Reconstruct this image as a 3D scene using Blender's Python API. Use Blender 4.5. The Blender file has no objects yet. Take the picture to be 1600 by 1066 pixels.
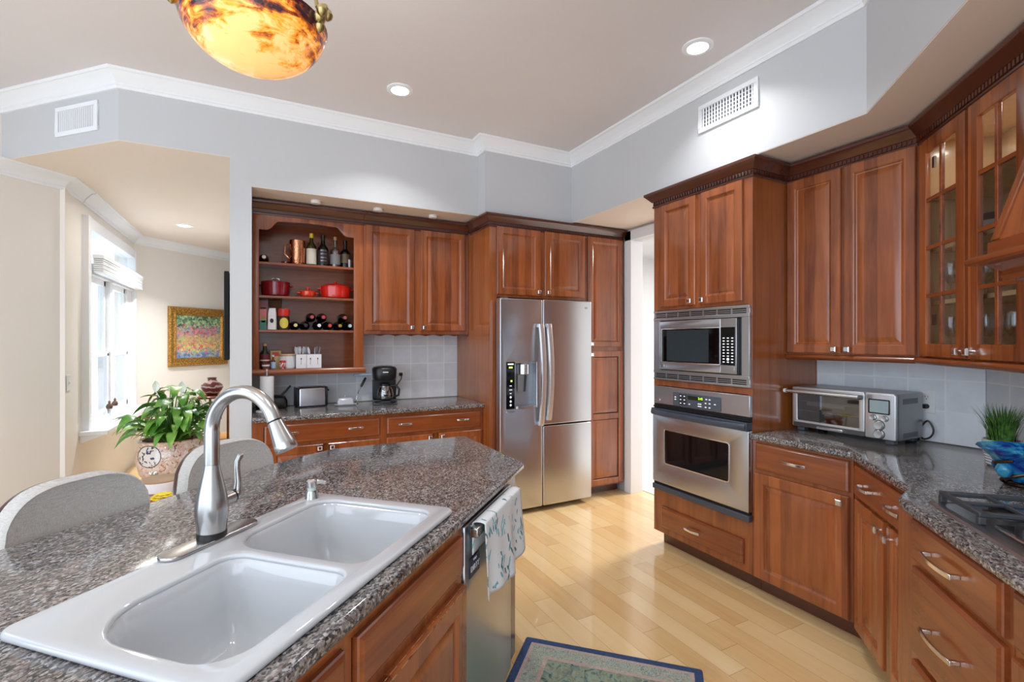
import bpy, bmesh, math, random
from math import sin, cos, pi, sqrt, radians
from mathutils import Vector, Matrix
random.seed(7)
SC = bpy.context.scene
COL = SC.collection
K = sqrt(.5)

# ------------------------------------------------------------------ camera, world, exposure
cam_d = bpy.data.cameras.new('camera')
cam_d.sensor_fit = 'HORIZONTAL'; cam_d.sensor_width = 36.0
cam_d.lens = 760.6 * 36.0 / 1600.0
cam_d.shift_y = (532.3 - 533.0) / 1600.0
cam_d.clip_start = 0.02
cam = bpy.data.objects.new('camera', cam_d); COL.objects.link(cam)
cam.location = (0, 0, 1.45); cam.rotation_euler = (pi / 2, 0, -radians(27.64))
SC.camera = cam
SC.view_settings.view_transform = 'Standard'; SC.view_settings.look = 'None'
SC.view_settings.gamma = 1.0; SC.view_settings.use_curve_mapping = False
SC.view_settings.exposure = 0.58
world = bpy.data.worlds.new('daylight'); SC.world = world; world.use_nodes = True
bg = world.node_tree.nodes['Background']
bg.inputs[0].default_value = (0.80, 0.92, 1.06, 1); bg.inputs[1].default_value = 2.0

def area(name, loc, rot, size, power, color=(1, 1, 1), shape='DISK', spread=None, size_y=None):
    d = bpy.data.lights.new(name, 'AREA'); d.shape = shape; d.size = size
    if size_y: d.size_y = size_y
    d.energy = power; d.color = color
    if spread: d.spread = spread
    o = bpy.data.objects.new(name, d); COL.objects.link(o)
    o.location = loc; o.rotation_euler = rot
    return o

# ------------------------------------------------------------------ frames (all about the world origin)
FR = {'world': 0, 'back': 0, 'right': -90, 'diag': -135, 'island': 45, 'left': 90, 'bulk': -45}
def W(fr, x, y, z=0):
    a = radians(FR[fr]); return Vector((x * cos(a) - y * sin(a), x * sin(a) + y * cos(a), z))

# ------------------------------------------------------------------ mesh builder
class MB:
    def __init__(s): s.v = []; s.f = []; s.m = []
    def q(s, pts, m=0):
        n = len(s.v); s.v += [tuple(p) for p in pts]; s.f.append(tuple(range(n, n + len(pts)))); s.m.append(m)
    def box(s, x0, x1, y0, y1, z0, z1, m=0):
        n = len(s.v)
        s.v += [(x0,y0,z0),(x1,y0,z0),(x1,y1,z0),(x0,y1,z0),(x0,y0,z1),(x1,y0,z1),(x1,y1,z1),(x0,y1,z1)]
        for f in ((3,2,1,0),(4,5,6,7),(0,1,5,4),(1,2,6,5),(2,3,7,6),(3,0,4,7)):
            s.f.append(tuple(n + i for i in f)); s.m.append(m)
        return s
    def loft(s, rings, cap0=True, cap1=True, m=0, close=True):
        n0 = len(s.v); k = len(rings[0])
        for r in rings: s.v += [tuple(p) for p in r]
        for i in range(len(rings) - 1):
            a = n0 + i * k; b = a + k
            for j in range(k if close else k - 1):
                j2 = (j + 1) % k
                s.f.append((a + j, a + j2, b + j2, b + j)); s.m.append(m)
        if cap0: s.f.append(tuple(n0 + j for j in reversed(range(k)))); s.m.append(m)
        if cap1:
            a = n0 + (len(rings) - 1) * k; s.f.append(tuple(a + j for j in range(k))); s.m.append(m)
        return s
    def prism(s, poly, z0, z1, m=0):
        return s.loft([[(x, y, z0) for x, y in poly], [(x, y, z1) for x, y in poly]], m=m)
    def lathe(s, prof, c=(0, 0, 0), n=28, axis='z', cap0=True, cap1=True, m=0, sx=1, sy=1):
        rings = []
        for r, z in prof:
            ring = []
            for i in range(n):
                a = 2 * pi * i / n; p = (r * cos(a) * sx, r * sin(a) * sy, z)
                if axis == 'y': p = (p[0], p[2], p[1])
                elif axis == 'x': p = (p[2], p[0], p[1])
                ring.append((p[0] + c[0], p[1] + c[1], p[2] + c[2]))
            rings.append(ring)
        return s.loft(rings, cap0, cap1, m)
    def tube(s, pts, r, n=10, m=0, caps=True, flat=1.0):
        pts = [Vector(p) for p in pts]; rings = []
        t0 = (pts[1] - pts[0]).normalized()
        up = Vector((0, 0, 1)) if abs(t0.z) < .9 else Vector((1, 0, 0))
        a = t0.cross(up).normalized()
        for i, p in enumerate(pts):
            t = (pts[min(i + 1, len(pts) - 1)] - pts[max(i - 1, 0)]).normalized()
            a = (a - t * a.dot(t)).normalized(); b = t.cross(a)
            rr = r[i] if isinstance(r, (list, tuple)) else r
            rings.append([p + a * (rr * cos(2 * pi * j / n)) + b * (rr * flat * sin(2 * pi * j / n)) for j in range(n)])
        return s.loft(rings, caps, caps, m)
    def panel(s, x0, x1, z0, z1, prof, m=0, cut=None):
        """rectangular panel facing -y: prof = [(inset, y)] from the back outward to the middle"""
        rings = [[(x0 + i, y, z0 + i), (x1 - i, y, z0 + i), (x1 - i, y, z1 - i), (x0 + i, y, z1 - i)] for i, y in prof]
        return s.loft(rings, True, True, m)
    def sweep(s, path, prof, m=0, close=False):
        """profile (d out to the right of travel, z) along a flat path with mitred corners"""
        P = [Vector(p) for p in path]; n = len(P); rings = []
        for i in range(n):
            dn = (P[(i + 1) % n] - P[i]).normalized() if (close or i < n - 1) else (P[i] - P[i - 1]).normalized()
            dp = (P[i] - P[i - 1]).normalized() if (close or i > 0) else dn
            nn = Vector((dn.y, -dn.x)); np_ = Vector((dp.y, -dp.x))
            b = nn + np_; b = b / max(1e-6, b.dot(nn))
            rings.append([(P[i].x + b.x * d, P[i].y + b.y * d, z) for d, z in prof])
        if close: rings.append(rings[0])
        return s.loft(rings, not close, not close, m)
    def add(s, o, fn=None):
        n = len(s.v); s.v += [tuple(fn(Vector(p))) if fn else p for p in o.v]
        s.f += [tuple(n + i for i in f) for f in o.f]; s.m += o.m
        return s
    def xf(s, fn): s.v = [tuple(fn(Vector(p))) for p in s.v]; return s

def smooth_path(pts, n=6):
    P = [Vector(p) for p in pts]; P = [P[0]] + P + [P[-1]]; out = []
    for i in range(1, len(P) - 2):
        a, b, c, d = P[i - 1:i + 3]
        for k in range(n):
            t = k / n; out.append(.5 * ((2 * b) + (c - a) * t + (2 * a - 5 * b + 4 * c - d) * t * t + (3 * b - a - 3 * c + d) * t ** 3))
    return out + [P[-2]]
def slab(outline, holes, z0, z1, bevel=.004, res=2, plane='xy'):
    """flat plate with holes and rounded edges"""
    cu = bpy.data.curves.new('t', 'CURVE'); cu.dimensions = '2D'; cu.fill_mode = 'BOTH'
    for loop in [outline] + list(holes):
        sp = cu.splines.new('POLY'); sp.points.add(len(loop) - 1)
        for p, q in zip(sp.points, loop): p.co = (q[0], q[1], 0, 1)
        sp.use_cyclic_u = True
    cu.extrude = (z1 - z0) / 2 - bevel; cu.bevel_depth = bevel; cu.bevel_resolution = res; cu.offset = -bevel
    ob = bpy.data.objects.new('t', cu); me = bpy.data.meshes.new_from_object(ob)
    m = MB(); zc = (z0 + z1) / 2
    for v in me.vertices:
        m.v.append((v.co.x, v.co.y, v.co.z + zc) if plane == 'xy' else (v.co.x, v.co.z + zc, v.co.y))
    for p in me.polygons: m.f.append(tuple(p.vertices)); m.m.append(0)
    bpy.data.objects.remove(ob); bpy.data.meshes.remove(me); bpy.data.curves.remove(cu)
    return m

def rrect(x0, x1, y0, y1, r, n=6):
    """rounded rectangle loop; r a radius or four (x1y0, x1y1, x0y1, x0y0)"""
    R = r if isinstance(r, (list, tuple)) else (r,) * 4; out = []
    for (cx, cy, a0, q) in ((x1 - R[0], y0 + R[0], -90, R[0]), (x1 - R[1], y1 - R[1], 0, R[1]), (x0 + R[2], y1 - R[2], 90, R[2]), (x0 + R[3], y0 + R[3], 180, R[3])):
        for i in range(n + 1):
            a = radians(a0 + 90 * i / n); out.append((cx + q * cos(a), cy + q * sin(a)))
    return out

ORG = {}; LOCAL = set()
def root_of(o):
    while o.parent: o = o.parent
    return o
def mesh_from(name, mb, mats, org=(0, 0, 0), smooth=35):
    me = bpy.data.meshes.new(name)
    me.from_pydata([(v[0] - org[0], v[1] - org[1], v[2] - org[2]) for v in mb.v], [], mb.f)
    mats = mats if isinstance(mats, (list, tuple)) else [mats]
    for m in mats: me.materials.append(m)
    for p, i in zip(me.polygons, mb.m): p.material_index = i
    bm = bmesh.new(); bm.from_mesh(me)
    bmesh.ops.remove_doubles(bm, verts=bm.verts, dist=1e-6)
    bmesh.ops.recalc_face_normals(bm, faces=bm.faces); bm.to_mesh(me); bm.free()
    if smooth:
        me.polygons.foreach_set('use_smooth', [True] * len(me.polygons))
        me.set_sharp_from_angle(angle=radians(smooth))
    return me
def build(name, mb, mats, parent=None, bevel=0, smooth=35, sub=0, label=None):
    org = ORG.get(root_of(parent).name, (0, 0, 0)) if parent else (0, 0, 0)
    o = bpy.data.objects.new(name, mesh_from(name, mb, mats, org, smooth)); COL.objects.link(o)
    if parent: o.parent = parent
    if label: o['label'] = label
    if bevel:
        b = o.modifiers.new('edge', 'BEVEL'); b.width = bevel; b.segments = 2; b.limit_method = 'ANGLE'; b.angle_limit = radians(40)
        b.harden_normals = False
    if sub:
        b = o.modifiers.new('sub', 'SUBSURF'); b.levels = sub; b.render_levels = sub
    return o
def tag(o, label, cat, group=None):
    o['label'] = label; o['category'] = cat
    if group: o['group'] = group
def thing(name, label, cat, fr, org, group=None, rz=0, local=False):
    o = bpy.data.objects.new(name, None); COL.objects.link(o); o.empty_display_size = .05
    o.location = W(fr, *org); o.rotation_euler = (0, 0, radians(FR[fr] + rz))
    ORG[o.name] = (0, 0, 0) if local else org
    tag(o, label, cat, group); return o
def solo(name, label, cat, fr, org, mb, mats, group=None, rz=0, local=False, bevel=0, smooth=35, sub=0):
    o = bpy.data.objects.new(name, mesh_from(name, mb, mats, (0, 0, 0) if local else org, smooth)); COL.objects.link(o)
    o.location = W(fr, *org); o.rotation_euler = (0, 0, radians(FR[fr] + rz)); tag(o, label, cat, group)
    if bevel:
        b = o.modifiers.new('edge', 'BEVEL'); b.width = bevel; b.segments = 2; b.limit_method = 'ANGLE'; b.angle_limit = radians(40)
    if sub:
        b = o.modifiers.new('sub', 'SUBSURF'); b.levels = sub; b.render_levels = sub
    return o
def struct(name, mb, mats, parent=None, fr='world', bevel=0, smooth=30):
    o = build(name, mb, mats, parent, bevel, smooth)
    if not parent:
        o['kind'] = 'structure'; o.rotation_euler = (0, 0, radians(FR[fr]))
    return o
def dup(root, fr, org, rz=0, label=None, group=None):
    r = root.copy(); COL.objects.link(r); r.location = W(fr, *org); r.rotation_euler = (0, 0, radians(FR[fr] + rz))
    if label: r['label'] = label
    if group: r['group'] = group
    for ch in list(root.children):
        c = ch.copy(); COL.objects.link(c); c.parent = r
        for g in list(ch.children):
            d = g.copy(); COL.objects.link(d); d.parent = c
    return r
def text_mb(body, size, depth=.0006):
    cu = bpy.data.curves.new('t', 'FONT'); cu.body = body; cu.size = size; cu.extrude = depth
    cu.align_x = 'CENTER'; cu.align_y = 'CENTER'
    ob = bpy.data.objects.new('t', cu); me = bpy.data.meshes.new_from_object(ob); m = MB()
    for v in me.vertices: m.v.append((v.co.x, -v.co.z, v.co.y))
    for p in me.polygons: m.f.append(tuple(p.vertices)); m.m.append(0)
    bpy.data.objects.remove(ob); bpy.data.meshes.remove(me); bpy.data.curves.remove(cu)
    return m

# ------------------------------------------------------------------ materials
def S(r, g, b):
    f = lambda c: (c / 255 / 12.92) if c / 255 <= .04045 else ((c / 255 + .055) / 1.055) ** 2.4
    return (f(r), f(g), f(b), 1)
class NT:
    def __init__(s, name):
        s.mat = bpy.data.materials.new(name); s.mat.use_nodes = True; s.t = s.mat.node_tree
        s.b = s.t.nodes['Principled BSDF']
    def n(s, typ, **kw):
        nd = s.t.nodes.new(typ)
        for k, v in kw.items():
            if k in ('operation', 'blend_type', 'data_type', 'feature', 'distance', 'noise_dimensions', 'voronoi_dimensions', 'interpolation', 'gradient_type', 'wave_type', 'bands_direction', 'clamp_factor'):
                setattr(nd, k, v)
        ins = kw.get('ins', {})
        for k, v in ins.items(): s.set(nd.inputs[k], v)
        return nd
    def set(s, sock, v):
        if isinstance(v, bpy.types.NodeSocket): s.t.links.new(v, sock)
        else: sock.default_value = v
    def math(s, op, a, b=0.0, c=0.0):
        return s.n('ShaderNodeMath', operation=op, ins={0: a, 1: b, 2: c}).outputs[0]
    def obj(s): return s.n('ShaderNodeTexCoord').outputs['Object']
    def sep(s, v): 
        nd = s.n('ShaderNodeSeparateXYZ', ins={0: v}); return nd.outputs[0], nd.outputs[1], nd.outputs[2]
    def comb(s, x=0., y=0., z=0.): return s.n('ShaderNodeCombineXYZ', ins={0: x, 1: y, 2: z}).outputs[0]
    def scale(s, v, xyz): return s.n('ShaderNodeVectorMath', operation='MULTIPLY', ins={0: v, 1: xyz}).outputs[0]
    def noise(s, v, sc=5, det=4, rough=.55, dist=0):
        nd = s.n('ShaderNodeTexNoise', ins={'Vector': v, 'Scale': sc, 'Detail': det, 'Roughness': rough, 'Distortion': dist}); return nd.outputs[0]
    def white(s, v):
        return s.n('ShaderNodeTexWhiteNoise', noise_dimensions='3D', ins={0: v}).outputs[0]
    def ramp(s, f, stops):
        nd = s.n('ShaderNodeValToRGB', ins={0: f}); e = nd.color_ramp.elements
        while len(e) < len(stops): e.new(.5)
        for i, (p, c) in enumerate(stops): e[i].position = p; e[i].color = c
        return nd.outputs[0]
    def mix(s, f, a, b, bt='MIX'):
        nd = s.n('ShaderNodeMix', data_type='RGBA', blend_type=bt)
        s.set(nd.inputs[0], f); s.set(nd.inputs[6], a); s.set(nd.inputs[7], b); return nd.outputs[2]
    def bump(s, h, strength=.2, dist=.002):
        nd = s.n('ShaderNodeBump', ins={'Strength': strength, 'Distance': dist, 'Height': h}); s.t.links.new(nd.outputs[0], s.b.inputs['Normal'])
    def fin(s, color=None, rough=None, metal=None, **kw):
        if color is not None: s.set(s.b.inputs['Base Color'], color)
        if rough is not None: s.set(s.b.inputs['Roughness'], rough)
        if metal is not None: s.set(s.b.inputs['Metallic'], metal)
        for k, v in kw.items(): s.set(s.b.inputs[k.replace('_', ' ')], v)
        return s.mat
def plain(name, color, rough=.5, metal=0, **kw): 
    t = NT(name); v = t.noise(t.obj(), 40, 3)
    f = t.math('MULTIPLY_ADD', v, .12, .94)
    c = t.mix(1.0, color, t.n('ShaderNodeCombineColor', ins={0: f, 1: f, 2: f}).outputs[0], 'MULTIPLY')
    return t.fin(c, rough, metal, **kw)
def paint(name, color, bump=.05):
    t = NT(name); o = t.obj(); v = t.noise(o, 3, 2); f = t.math('MULTIPLY_ADD', v, .04, .98)
    c = t.mix(1.0, color, t.n('ShaderNodeCombineColor', ins={0: f, 1: f, 2: f}).outputs[0], 'MULTIPLY')
    t.bump(t.noise(o, 60, 4), bump, .003); return t.fin(c, .6)
def wood(name, dark, light, stretch, rough=.27, stave=.0, stave_axis=0, coat=.6):
    t = NT(name); o = t.obj()
    rnd = t.n('ShaderNodeObjectInfo').outputs['Random']
    off = t.n('ShaderNodeVectorMath', operation='ADD', ins={0: o, 1: t.comb(t.math('MULTIPLY', rnd, 7.), t.math('MULTIPLY', rnd, 3.), t.math('MULTIPLY', rnd, 11.))}).outputs[0]
    g = t.noise(t.scale(off, stretch), 1.0, 6, .6, .6)
    g2 = t.noise(t.scale(off, tuple(c * 4 for c in stretch)), 1.0, 4, .6)
    blot = t.noise(off, 3.5, 2)
    f = t.math('ADD', t.math('MULTIPLY', g, .62), t.math('ADD', t.math('MULTIPLY', g2, .2), t.math('MULTIPLY', blot, .25)))
    if stave:
        x = t.sep(off)[stave_axis]; w = t.noise(t.scale(off, (0, 0, 1.5)), 1, 1)
        cell = t.math('FLOOR', t.math('ADD', t.math('DIVIDE', x, .062), t.math('MULTIPLY', w, .5)))
        f = t.math('ADD', f, t.math('MULTIPLY', t.math('SUBTRACT', t.white(t.comb(cell, rnd, 0.)), .5), stave))
    c = t.ramp(f, [(.28, dark), (.52, tuple((a + b) / 2 for a, b in zip(dark, light))), (.78, light)])
    t.bump(g2, .03, .001)
    return t.fin(c, rough, 0, Coat_Weight=coat, Coat_Roughness=.12)
def granite(name):
    t = NT(name); o = t.obj()
    st = t.scale(o, (1.0, 1.5, 1.2))
    big = t.noise(st, 3.2, 3); n1 = t.noise(st, 85, 5, .7, .5)
    vor = t.n('ShaderNodeTexVoronoi', ins={'Vector': st, 'Scale': 150.0}); vc = t.sep(vor.outputs['Color'])
    f = t.math('ADD', t.math('MULTIPLY', n1, .7), t.math('MULTIPLY', vc[0], .45))
    f = t.math('ADD', f, t.math('MULTIPLY', t.math('SUBTRACT', big, .5), .25))
    c = t.ramp(f, [(.30, S(28, 28, 31)), (.44, S(72, 71, 72)), (.56, S(112, 108, 107)), (.68, S(138, 132, 128)), (.82, S(178, 174, 172))])
    pk = t.ramp(t.noise(st, 38, 4), [(.5, (0, 0, 0, 1)), (.62, (1, 1, 1, 1))])
    c = t.mix(t.math('MULTIPLY', t.sep(pk)[0], .45), c, S(126, 108, 99))
    blk = t.ramp(t.noise(st, 95, 3), [(.57, (0, 0, 0, 1)), (.63, (1, 1, 1, 1))])
    c = t.mix(t.math('MULTIPLY', t.sep(blk)[0], .8), c, S(22, 22, 25))
    return t.fin(c, .095, 0, Specular_IOR_Level=.75)
def steel(name, color=S(198, 200, 204), rough=.28, stretch=(3, 3, 3)):
    t = NT(name); n = t.noise(t.scale(t.obj(), stretch), 1, 2); f = t.math('MULTIPLY_ADD', n, .06, .97)
    c = t.mix(1.0, color, t.n('ShaderNodeCombineColor', ins={0: f, 1: f, 2: f}).outputs[0], 'MULTIPLY')
    return t.fin(c, rough, 1.0)
def tiles(name, size, x0, z0, base=(220, 221, 224), var=12):
    t = NT(name); x, y, z = t.sep(t.obj())
    a = t.math('DIVIDE', t.math('SUBTRACT', x, x0), size); b = t.math('DIVIDE', t.math('SUBTRACT', z, z0), size)
    fa = t.math('ABSOLUTE', t.math('SUBTRACT', t.math('FRACT', a), .5)); fb = t.math('ABSOLUTE', t.math('SUBTRACT', t.math('FRACT', b), .5))
    e = t.math('GREATER_THAN', t.math('MAXIMUM', fa, fb), .478)
    r = t.white(t.comb(t.math('FLOOR', a), t.math('FLOOR', b), 1.))
    cl = t.noise(t.n('ShaderNodeVectorMath', operation='ADD', ins={0: t.obj(), 1: t.comb(t.math('MULTIPLY', r, 9.), 0., 0.)}).outputs[0], 9, 5, .6)
    f = t.math('ADD', t.math('MULTIPLY', r, .35), t.math('MULTIPLY', cl, .65))
    lo = S(*[c - var for c in base]); hi = S(*[min(255, c + var) for c in base])
    c = t.ramp(f, [(.25, lo), (.75, hi)]); c = t.mix(e, c, S(240, 240, 238))
    t.bump(t.math('SUBTRACT', 1.0, e), .3, .002)
    return t.fin(c, .38)
def floor_mat():
    t = NT('maple_floor'); x, y, z = t.sep(t.obj())
    w = .113; a = t.math('DIVIDE', x, w); row = t.math('FLOOR', a)
    sh = t.white(t.comb(row, 3., 0.)); L = t.math('DIVIDE', t.math('ADD', y, t.math('MULTIPLY', sh, 5.)), .75); idx = t.math('FLOOR', L)
    r = t.white(t.comb(row, idx, 2.))
    off = t.comb(t.math('ADD', x, t.math('MULTIPLY', r, 13.)), y, r)
    g = t.noise(t.scale(off, (22, 1.6, 1)), 1, 6, .6, .8); bl = t.noise(off, 2.5, 3)
    f = t.math('ADD', t.math('MULTIPLY', r, .45), t.math('ADD', t.math('MULTIPLY', g, .35), t.math('MULTIPLY', bl, .25)))
    c = t.ramp(f, [(.12, S(206, 162, 106)), (.4, S(226, 188, 132)), (.75, S(238, 208, 156))])
    fa = t.math('ABSOLUTE', t.math('SUBTRACT', t.math('FRACT', a), .5)); fl = t.math('ABSOLUTE', t.math('SUBTRACT', t.math('FRACT', L), .5))
    e = t.math('MAXIMUM', t.math('GREATER_THAN', fa, .492), t.math('GREATER_THAN', fl, .4985))
    c = t.mix(t.math('MULTIPLY', e, .7), c, S(140, 95, 55))
    return t.fin(c, .2, 0, Coat_Weight=.6, Coat_Roughness=.06)
def glass_thin(name, tint=(.95, .97, .97, 1), fac=.1):
    m = bpy.data.materials.new(name); m.use_nodes = True; nt = m.node_tree; nt.nodes.clear()
    o = nt.nodes.new('ShaderNodeOutputMaterial'); mx = nt.nodes.new('ShaderNodeMixShader'); tr = nt.nodes.new('ShaderNodeBsdfTransparent'); gl = nt.nodes.new('ShaderNodeBsdfGlossy')
    fr = nt.nodes.new('ShaderNodeFresnel'); fr.inputs[0].default_value = 1.45
    mt = nt.nodes.new('ShaderNodeMath'); mt.operation = 'ADD'; mt.inputs[1].default_value = fac - .04; nt.links.new(fr.outputs[0], mt.inputs[0]); mt.use_clamp = True
    tr.inputs[0].default_value = tint; gl.inputs[1].default_value = .03
    ge = nt.nodes.new('ShaderNodeNewGeometry'); fm = nt.nodes.new('ShaderNodeMath'); fm.operation = 'SUBTRACT'; fm.inputs[0].default_value = 1; nt.links.new(ge.outputs['Backfacing'], fm.inputs[1])
    pm = nt.nodes.new('ShaderNodeMath'); pm.operation = 'MULTIPLY'; nt.links.new(mt.outputs[0], pm.inputs[0]); nt.links.new(fm.outputs[0], pm.inputs[1])   # only the outer face of the pane mirrors
    nt.links.new(pm.outputs[0], mx.inputs[0]); nt.links.new(tr.outputs[0], mx.inputs[1]); nt.links.new(gl.outputs[0], mx.inputs[2]); nt.links.new(mx.outputs[0], o.inputs[0])
    return m
def glow(name, color, strength):
    t = NT(name); n = t.noise(t.obj(), 30, 2); 
    return t.fin(color, .4, 0, Emission_Color=color, Emission_Strength=t.math('MULTIPLY_ADD', n, .1 * strength, .95 * strength))

CD, CL = S(94, 41, 17), S(176, 98, 50)
M = {}
M['cherry'] = wood('cherry_wood', CD, CL, (16, 16, 1.3), stave=.27)
M['cherry_f'] = wood('cherry_frame', CD, CL, (16, 16, 1.3))
M['cherry_h'] = wood('cherry_wood_crosswise', S(94, 41, 17), S(162, 86, 42), (1.3, 16, 16))
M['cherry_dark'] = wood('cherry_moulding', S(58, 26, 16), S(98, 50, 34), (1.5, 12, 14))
M['cherry_side'] = wood('cherry_veneer', S(120, 60, 24), S(178, 102, 46), (20, 20, 1.0))
M['maple_in'] = wood('maple_interior', S(196, 160, 118), S(226, 198, 158), (14, 14, 1.2))
M['side_wood'] = wood('carved_wood', S(92, 38, 14), S(168, 84, 34), (6, 14, 8))
M['granite'] = granite('granite')
M['steel'] = steel('brushed_steel')
M['steel_v'] = steel('brushed_steel_faucet', S(186, 184, 182), .24, (3, 3, 3))
M['steel_dark'] = steel('dark_steel', S(120, 118, 118), .3)
M['chrome'] = NT('polished_chrome').fin(S(226, 226, 226), .16, 1.0)
M['black'] = plain('black_plastic', S(20, 20, 22), .35)
M['blackgloss'] = plain('black_glass', S(9, 9, 11), .05)
M['iron'] = plain('cast_iron', S(58, 60, 64), .45)
M['greyplastic'] = plain('grey_plastic', S(84, 88, 96), .4)
M['white'] = plain('white_plastic', S(232, 232, 230), .35)
M['enamel'] = NT('white_enamel').fin(S(192, 194, 197), .09, 0, Coat_Weight=.6, Coat_Roughness=.04)
M['wall'] = paint('wall_paint', S(202, 202, 203))
M['wallL'] = paint('wall_paint_cream', S(238, 231, 222))
M['ceil'] = paint('ceiling_paint', S(224, 218, 217), .25)
M['ceilL'] = paint('ceiling_paint_tan', S(234, 220, 206), .2)
M['trim'] = paint('trim_paint', S(240, 241, 243), .01)
M['floor'] = floor_mat()
M['tile'] = tiles('stone_tile', .16, .927, .92)
M['tileR'] = tiles('stone_tile_right', .163, -1.675, .92, (228, 231, 235))
M['glass'] = glass_thin('clear_glass')
M['glassware'] = glass_thin('glassware', (.985, .99, .99, 1), .2)
SC.cycles.transparent_max_bounces = 48
M['steel_light'] = steel('light_brushed_steel', S(226, 227, 229), .36)
M['lamp_lens'] = glow('lamp_lens', (1, .97, .92, 1), 9)

# ------------------------------------------------------------------ room shell
ZC, ZS, ZL = 3.11, 2.51, 2.69            # kitchen ceiling, soffits over the cabinets, ceiling of the next room
def sc(s, c): return ((s + c) * K, (s - c) * K)
struct('floor', MB().prism([(-3.1, -1.4), (2.2, -1.4), (6.3, 1.0), (6.3, 6), (.5, 9.2), (-1.42, 7.2), (-1.42, 4.83), (-3.1, 3.15)], -.1, 0), M['floor'])
struct('ceiling', MB().prism([(-2.9, -1.4), (2.2, -1.4), (4.5, .9), (4.5, 8.5), (-1.42, 8.5), (-1.42, 4.83), (-2.9, 3.35)], ZC, ZC + .1), M['ceil'])
struct('wall_bar', MB().box(-.033, 3.15, 4.39, 4.5, 0, ZC), M['wall'])
struct('wall_pier', MB().box(-.163, -.033, 3.80, 8.6, 0, ZC), M['wall'])
struct('wall_soffit_bar', MB().prism([(-.033, 3.80), (1.663, 3.80), (1.663, 3.65), (2.52, 3.65), (2.52, 1.245), sc(-1.6, .901), sc(-1.6, 1.505), (3.15, 1.02), (3.15, 4.39), (-.033, 4.39)], ZS + .004, ZC), M['wall'])
struct('ceiling_soffit', MB().prism([(-.033, 3.802), (1.665, 3.802), (1.665, 3.652), (2.522, 3.652), (2.522, 1.244), sc(-1.6, .903), sc(-1.6, 1.505), (3.15, 1.02), (3.15, 4.39), (-.033, 4.39)], ZS, ZS + .004), M['ceilL'])
hd = MB().prism([(-1.585, 4.625), (-.76, 3.80), (-.163, 3.80), (-.163, 3.92), (-.71, 3.92), (-1.50, 4.71)], ZL + .004, ZC)
struct('wall_header', hd, M['wall'])
struct('ceiling_next_room', MB().prism([(-1.6, 4.645), (-.76, 3.802), (-.163, 3.802), (-.163, 8.35), (-1.42, 7.12), (-1.42, 4.83)], ZL, ZL + .004), M['ceilL'])
# right wall with doorway (opening Y 2.66..3.555, z to 2.40) and the hall behind it
struct('wall_right', MB().box(3.15, 3.27, 1.0, 2.66, 0, ZC).box(3.15, 3.27, 3.555, 4.39, 0, ZC).box(3.15, 3.27, 2.66, 3.555, 2.40, ZC), M['wall'])
struct('wall_hall_back', MB().box(3.27, 6.2, 5.6, 5.7, 0, 2.8), M['wall'])
struct('wall_hall_side', MB().box(6.2, 6.3, 1.0, 5.7, 0, 2.8), M['wall'])
struct('wall_hall_front', MB().box(3.27, 6.2, .9, 1.0, 0, 2.8), M['wall'])
struct('ceiling_hall', MB().box(3.27, 6.2, 1.0, 5.6, 2.7, 2.8), M['wall'])
t = NT('hall_tile'); struct('floor_hall', MB().box(3.30, 6.2, 1.0, 5.6, 0, .006), plain('pale_floor_tile', S(232, 230, 226), .25))
struct('wall_diagonal', MB().box(-2.955, 1.6, 1.505, 1.6, 0, ZC), M['wall'], fr='diag')
# next room: slanted wall, window wall, far wall
struct('wall_left', MB().box(1.4, 2.503, 4.355, 4.46, 0, ZC), M['wallL'], fr='island')
ww = MB()
for y0, y1, z0, z1 in ((4.84, 5.27, 0, ZC), (7.02, 7.5, 0, ZC), (5.27, 7.02, 0, .70), (5.27, 7.02, 2.46, ZC)): ww.box(y0, y1, 1.29, 1.42, z0, z1)
struct('wall_window', ww, M['wallL'], fr='left')
struct('wall_far', MB().box(4.0, 6.2, 5.97, 6.07, 0, ZC), M['wallL'], fr='island')
# crown moulding of the room
cp = [(0, ZC - .10), (.012, ZC - .10), (.016, ZC - .085), (.022, ZC - .08), (.022, ZC - .07), (.034, ZC - .055), (.062, ZC - .022), (.076, ZC - .014), (.082, ZC - .014), (.092, ZC - .004), (.092, ZC), (0, ZC)]
struct('trim_1', MB().sweep([(-1.585, 4.625), (-.76, 3.80), (1.663, 3.80), (1.663, 3.65), (2.52, 3.65), (2.52, 1.245), sc(-1.6, .901)], cp), M['trim'], smooth=25)
cl = [(d * 1.05, z - ZC + ZL) for d, z in cp]
struct('trim_2', MB().sweep([sc(2.10, -4.355), sc(2.503, -4.355), (-1.29, 5.22)], cl), M['trim'], smooth=25)
struct('trim_3', MB().sweep([(-1.29, 5.24), (-1.29, 7.152), sc(5.6, -5.97)], cl), M['trim'], smooth=25)
# doorway casing
cs = MB().box(-3.645, -3.555, 3.128, 3.15, 0, 2.49).box(-3.645, -2.60, 3.128, 3.15, 2.40, 2.49).box(-3.557, -3.553, 3.128, 3.275, 0, 2.40)
struct('trim_4', cs, M['trim'], fr='right', bevel=.004)
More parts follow.
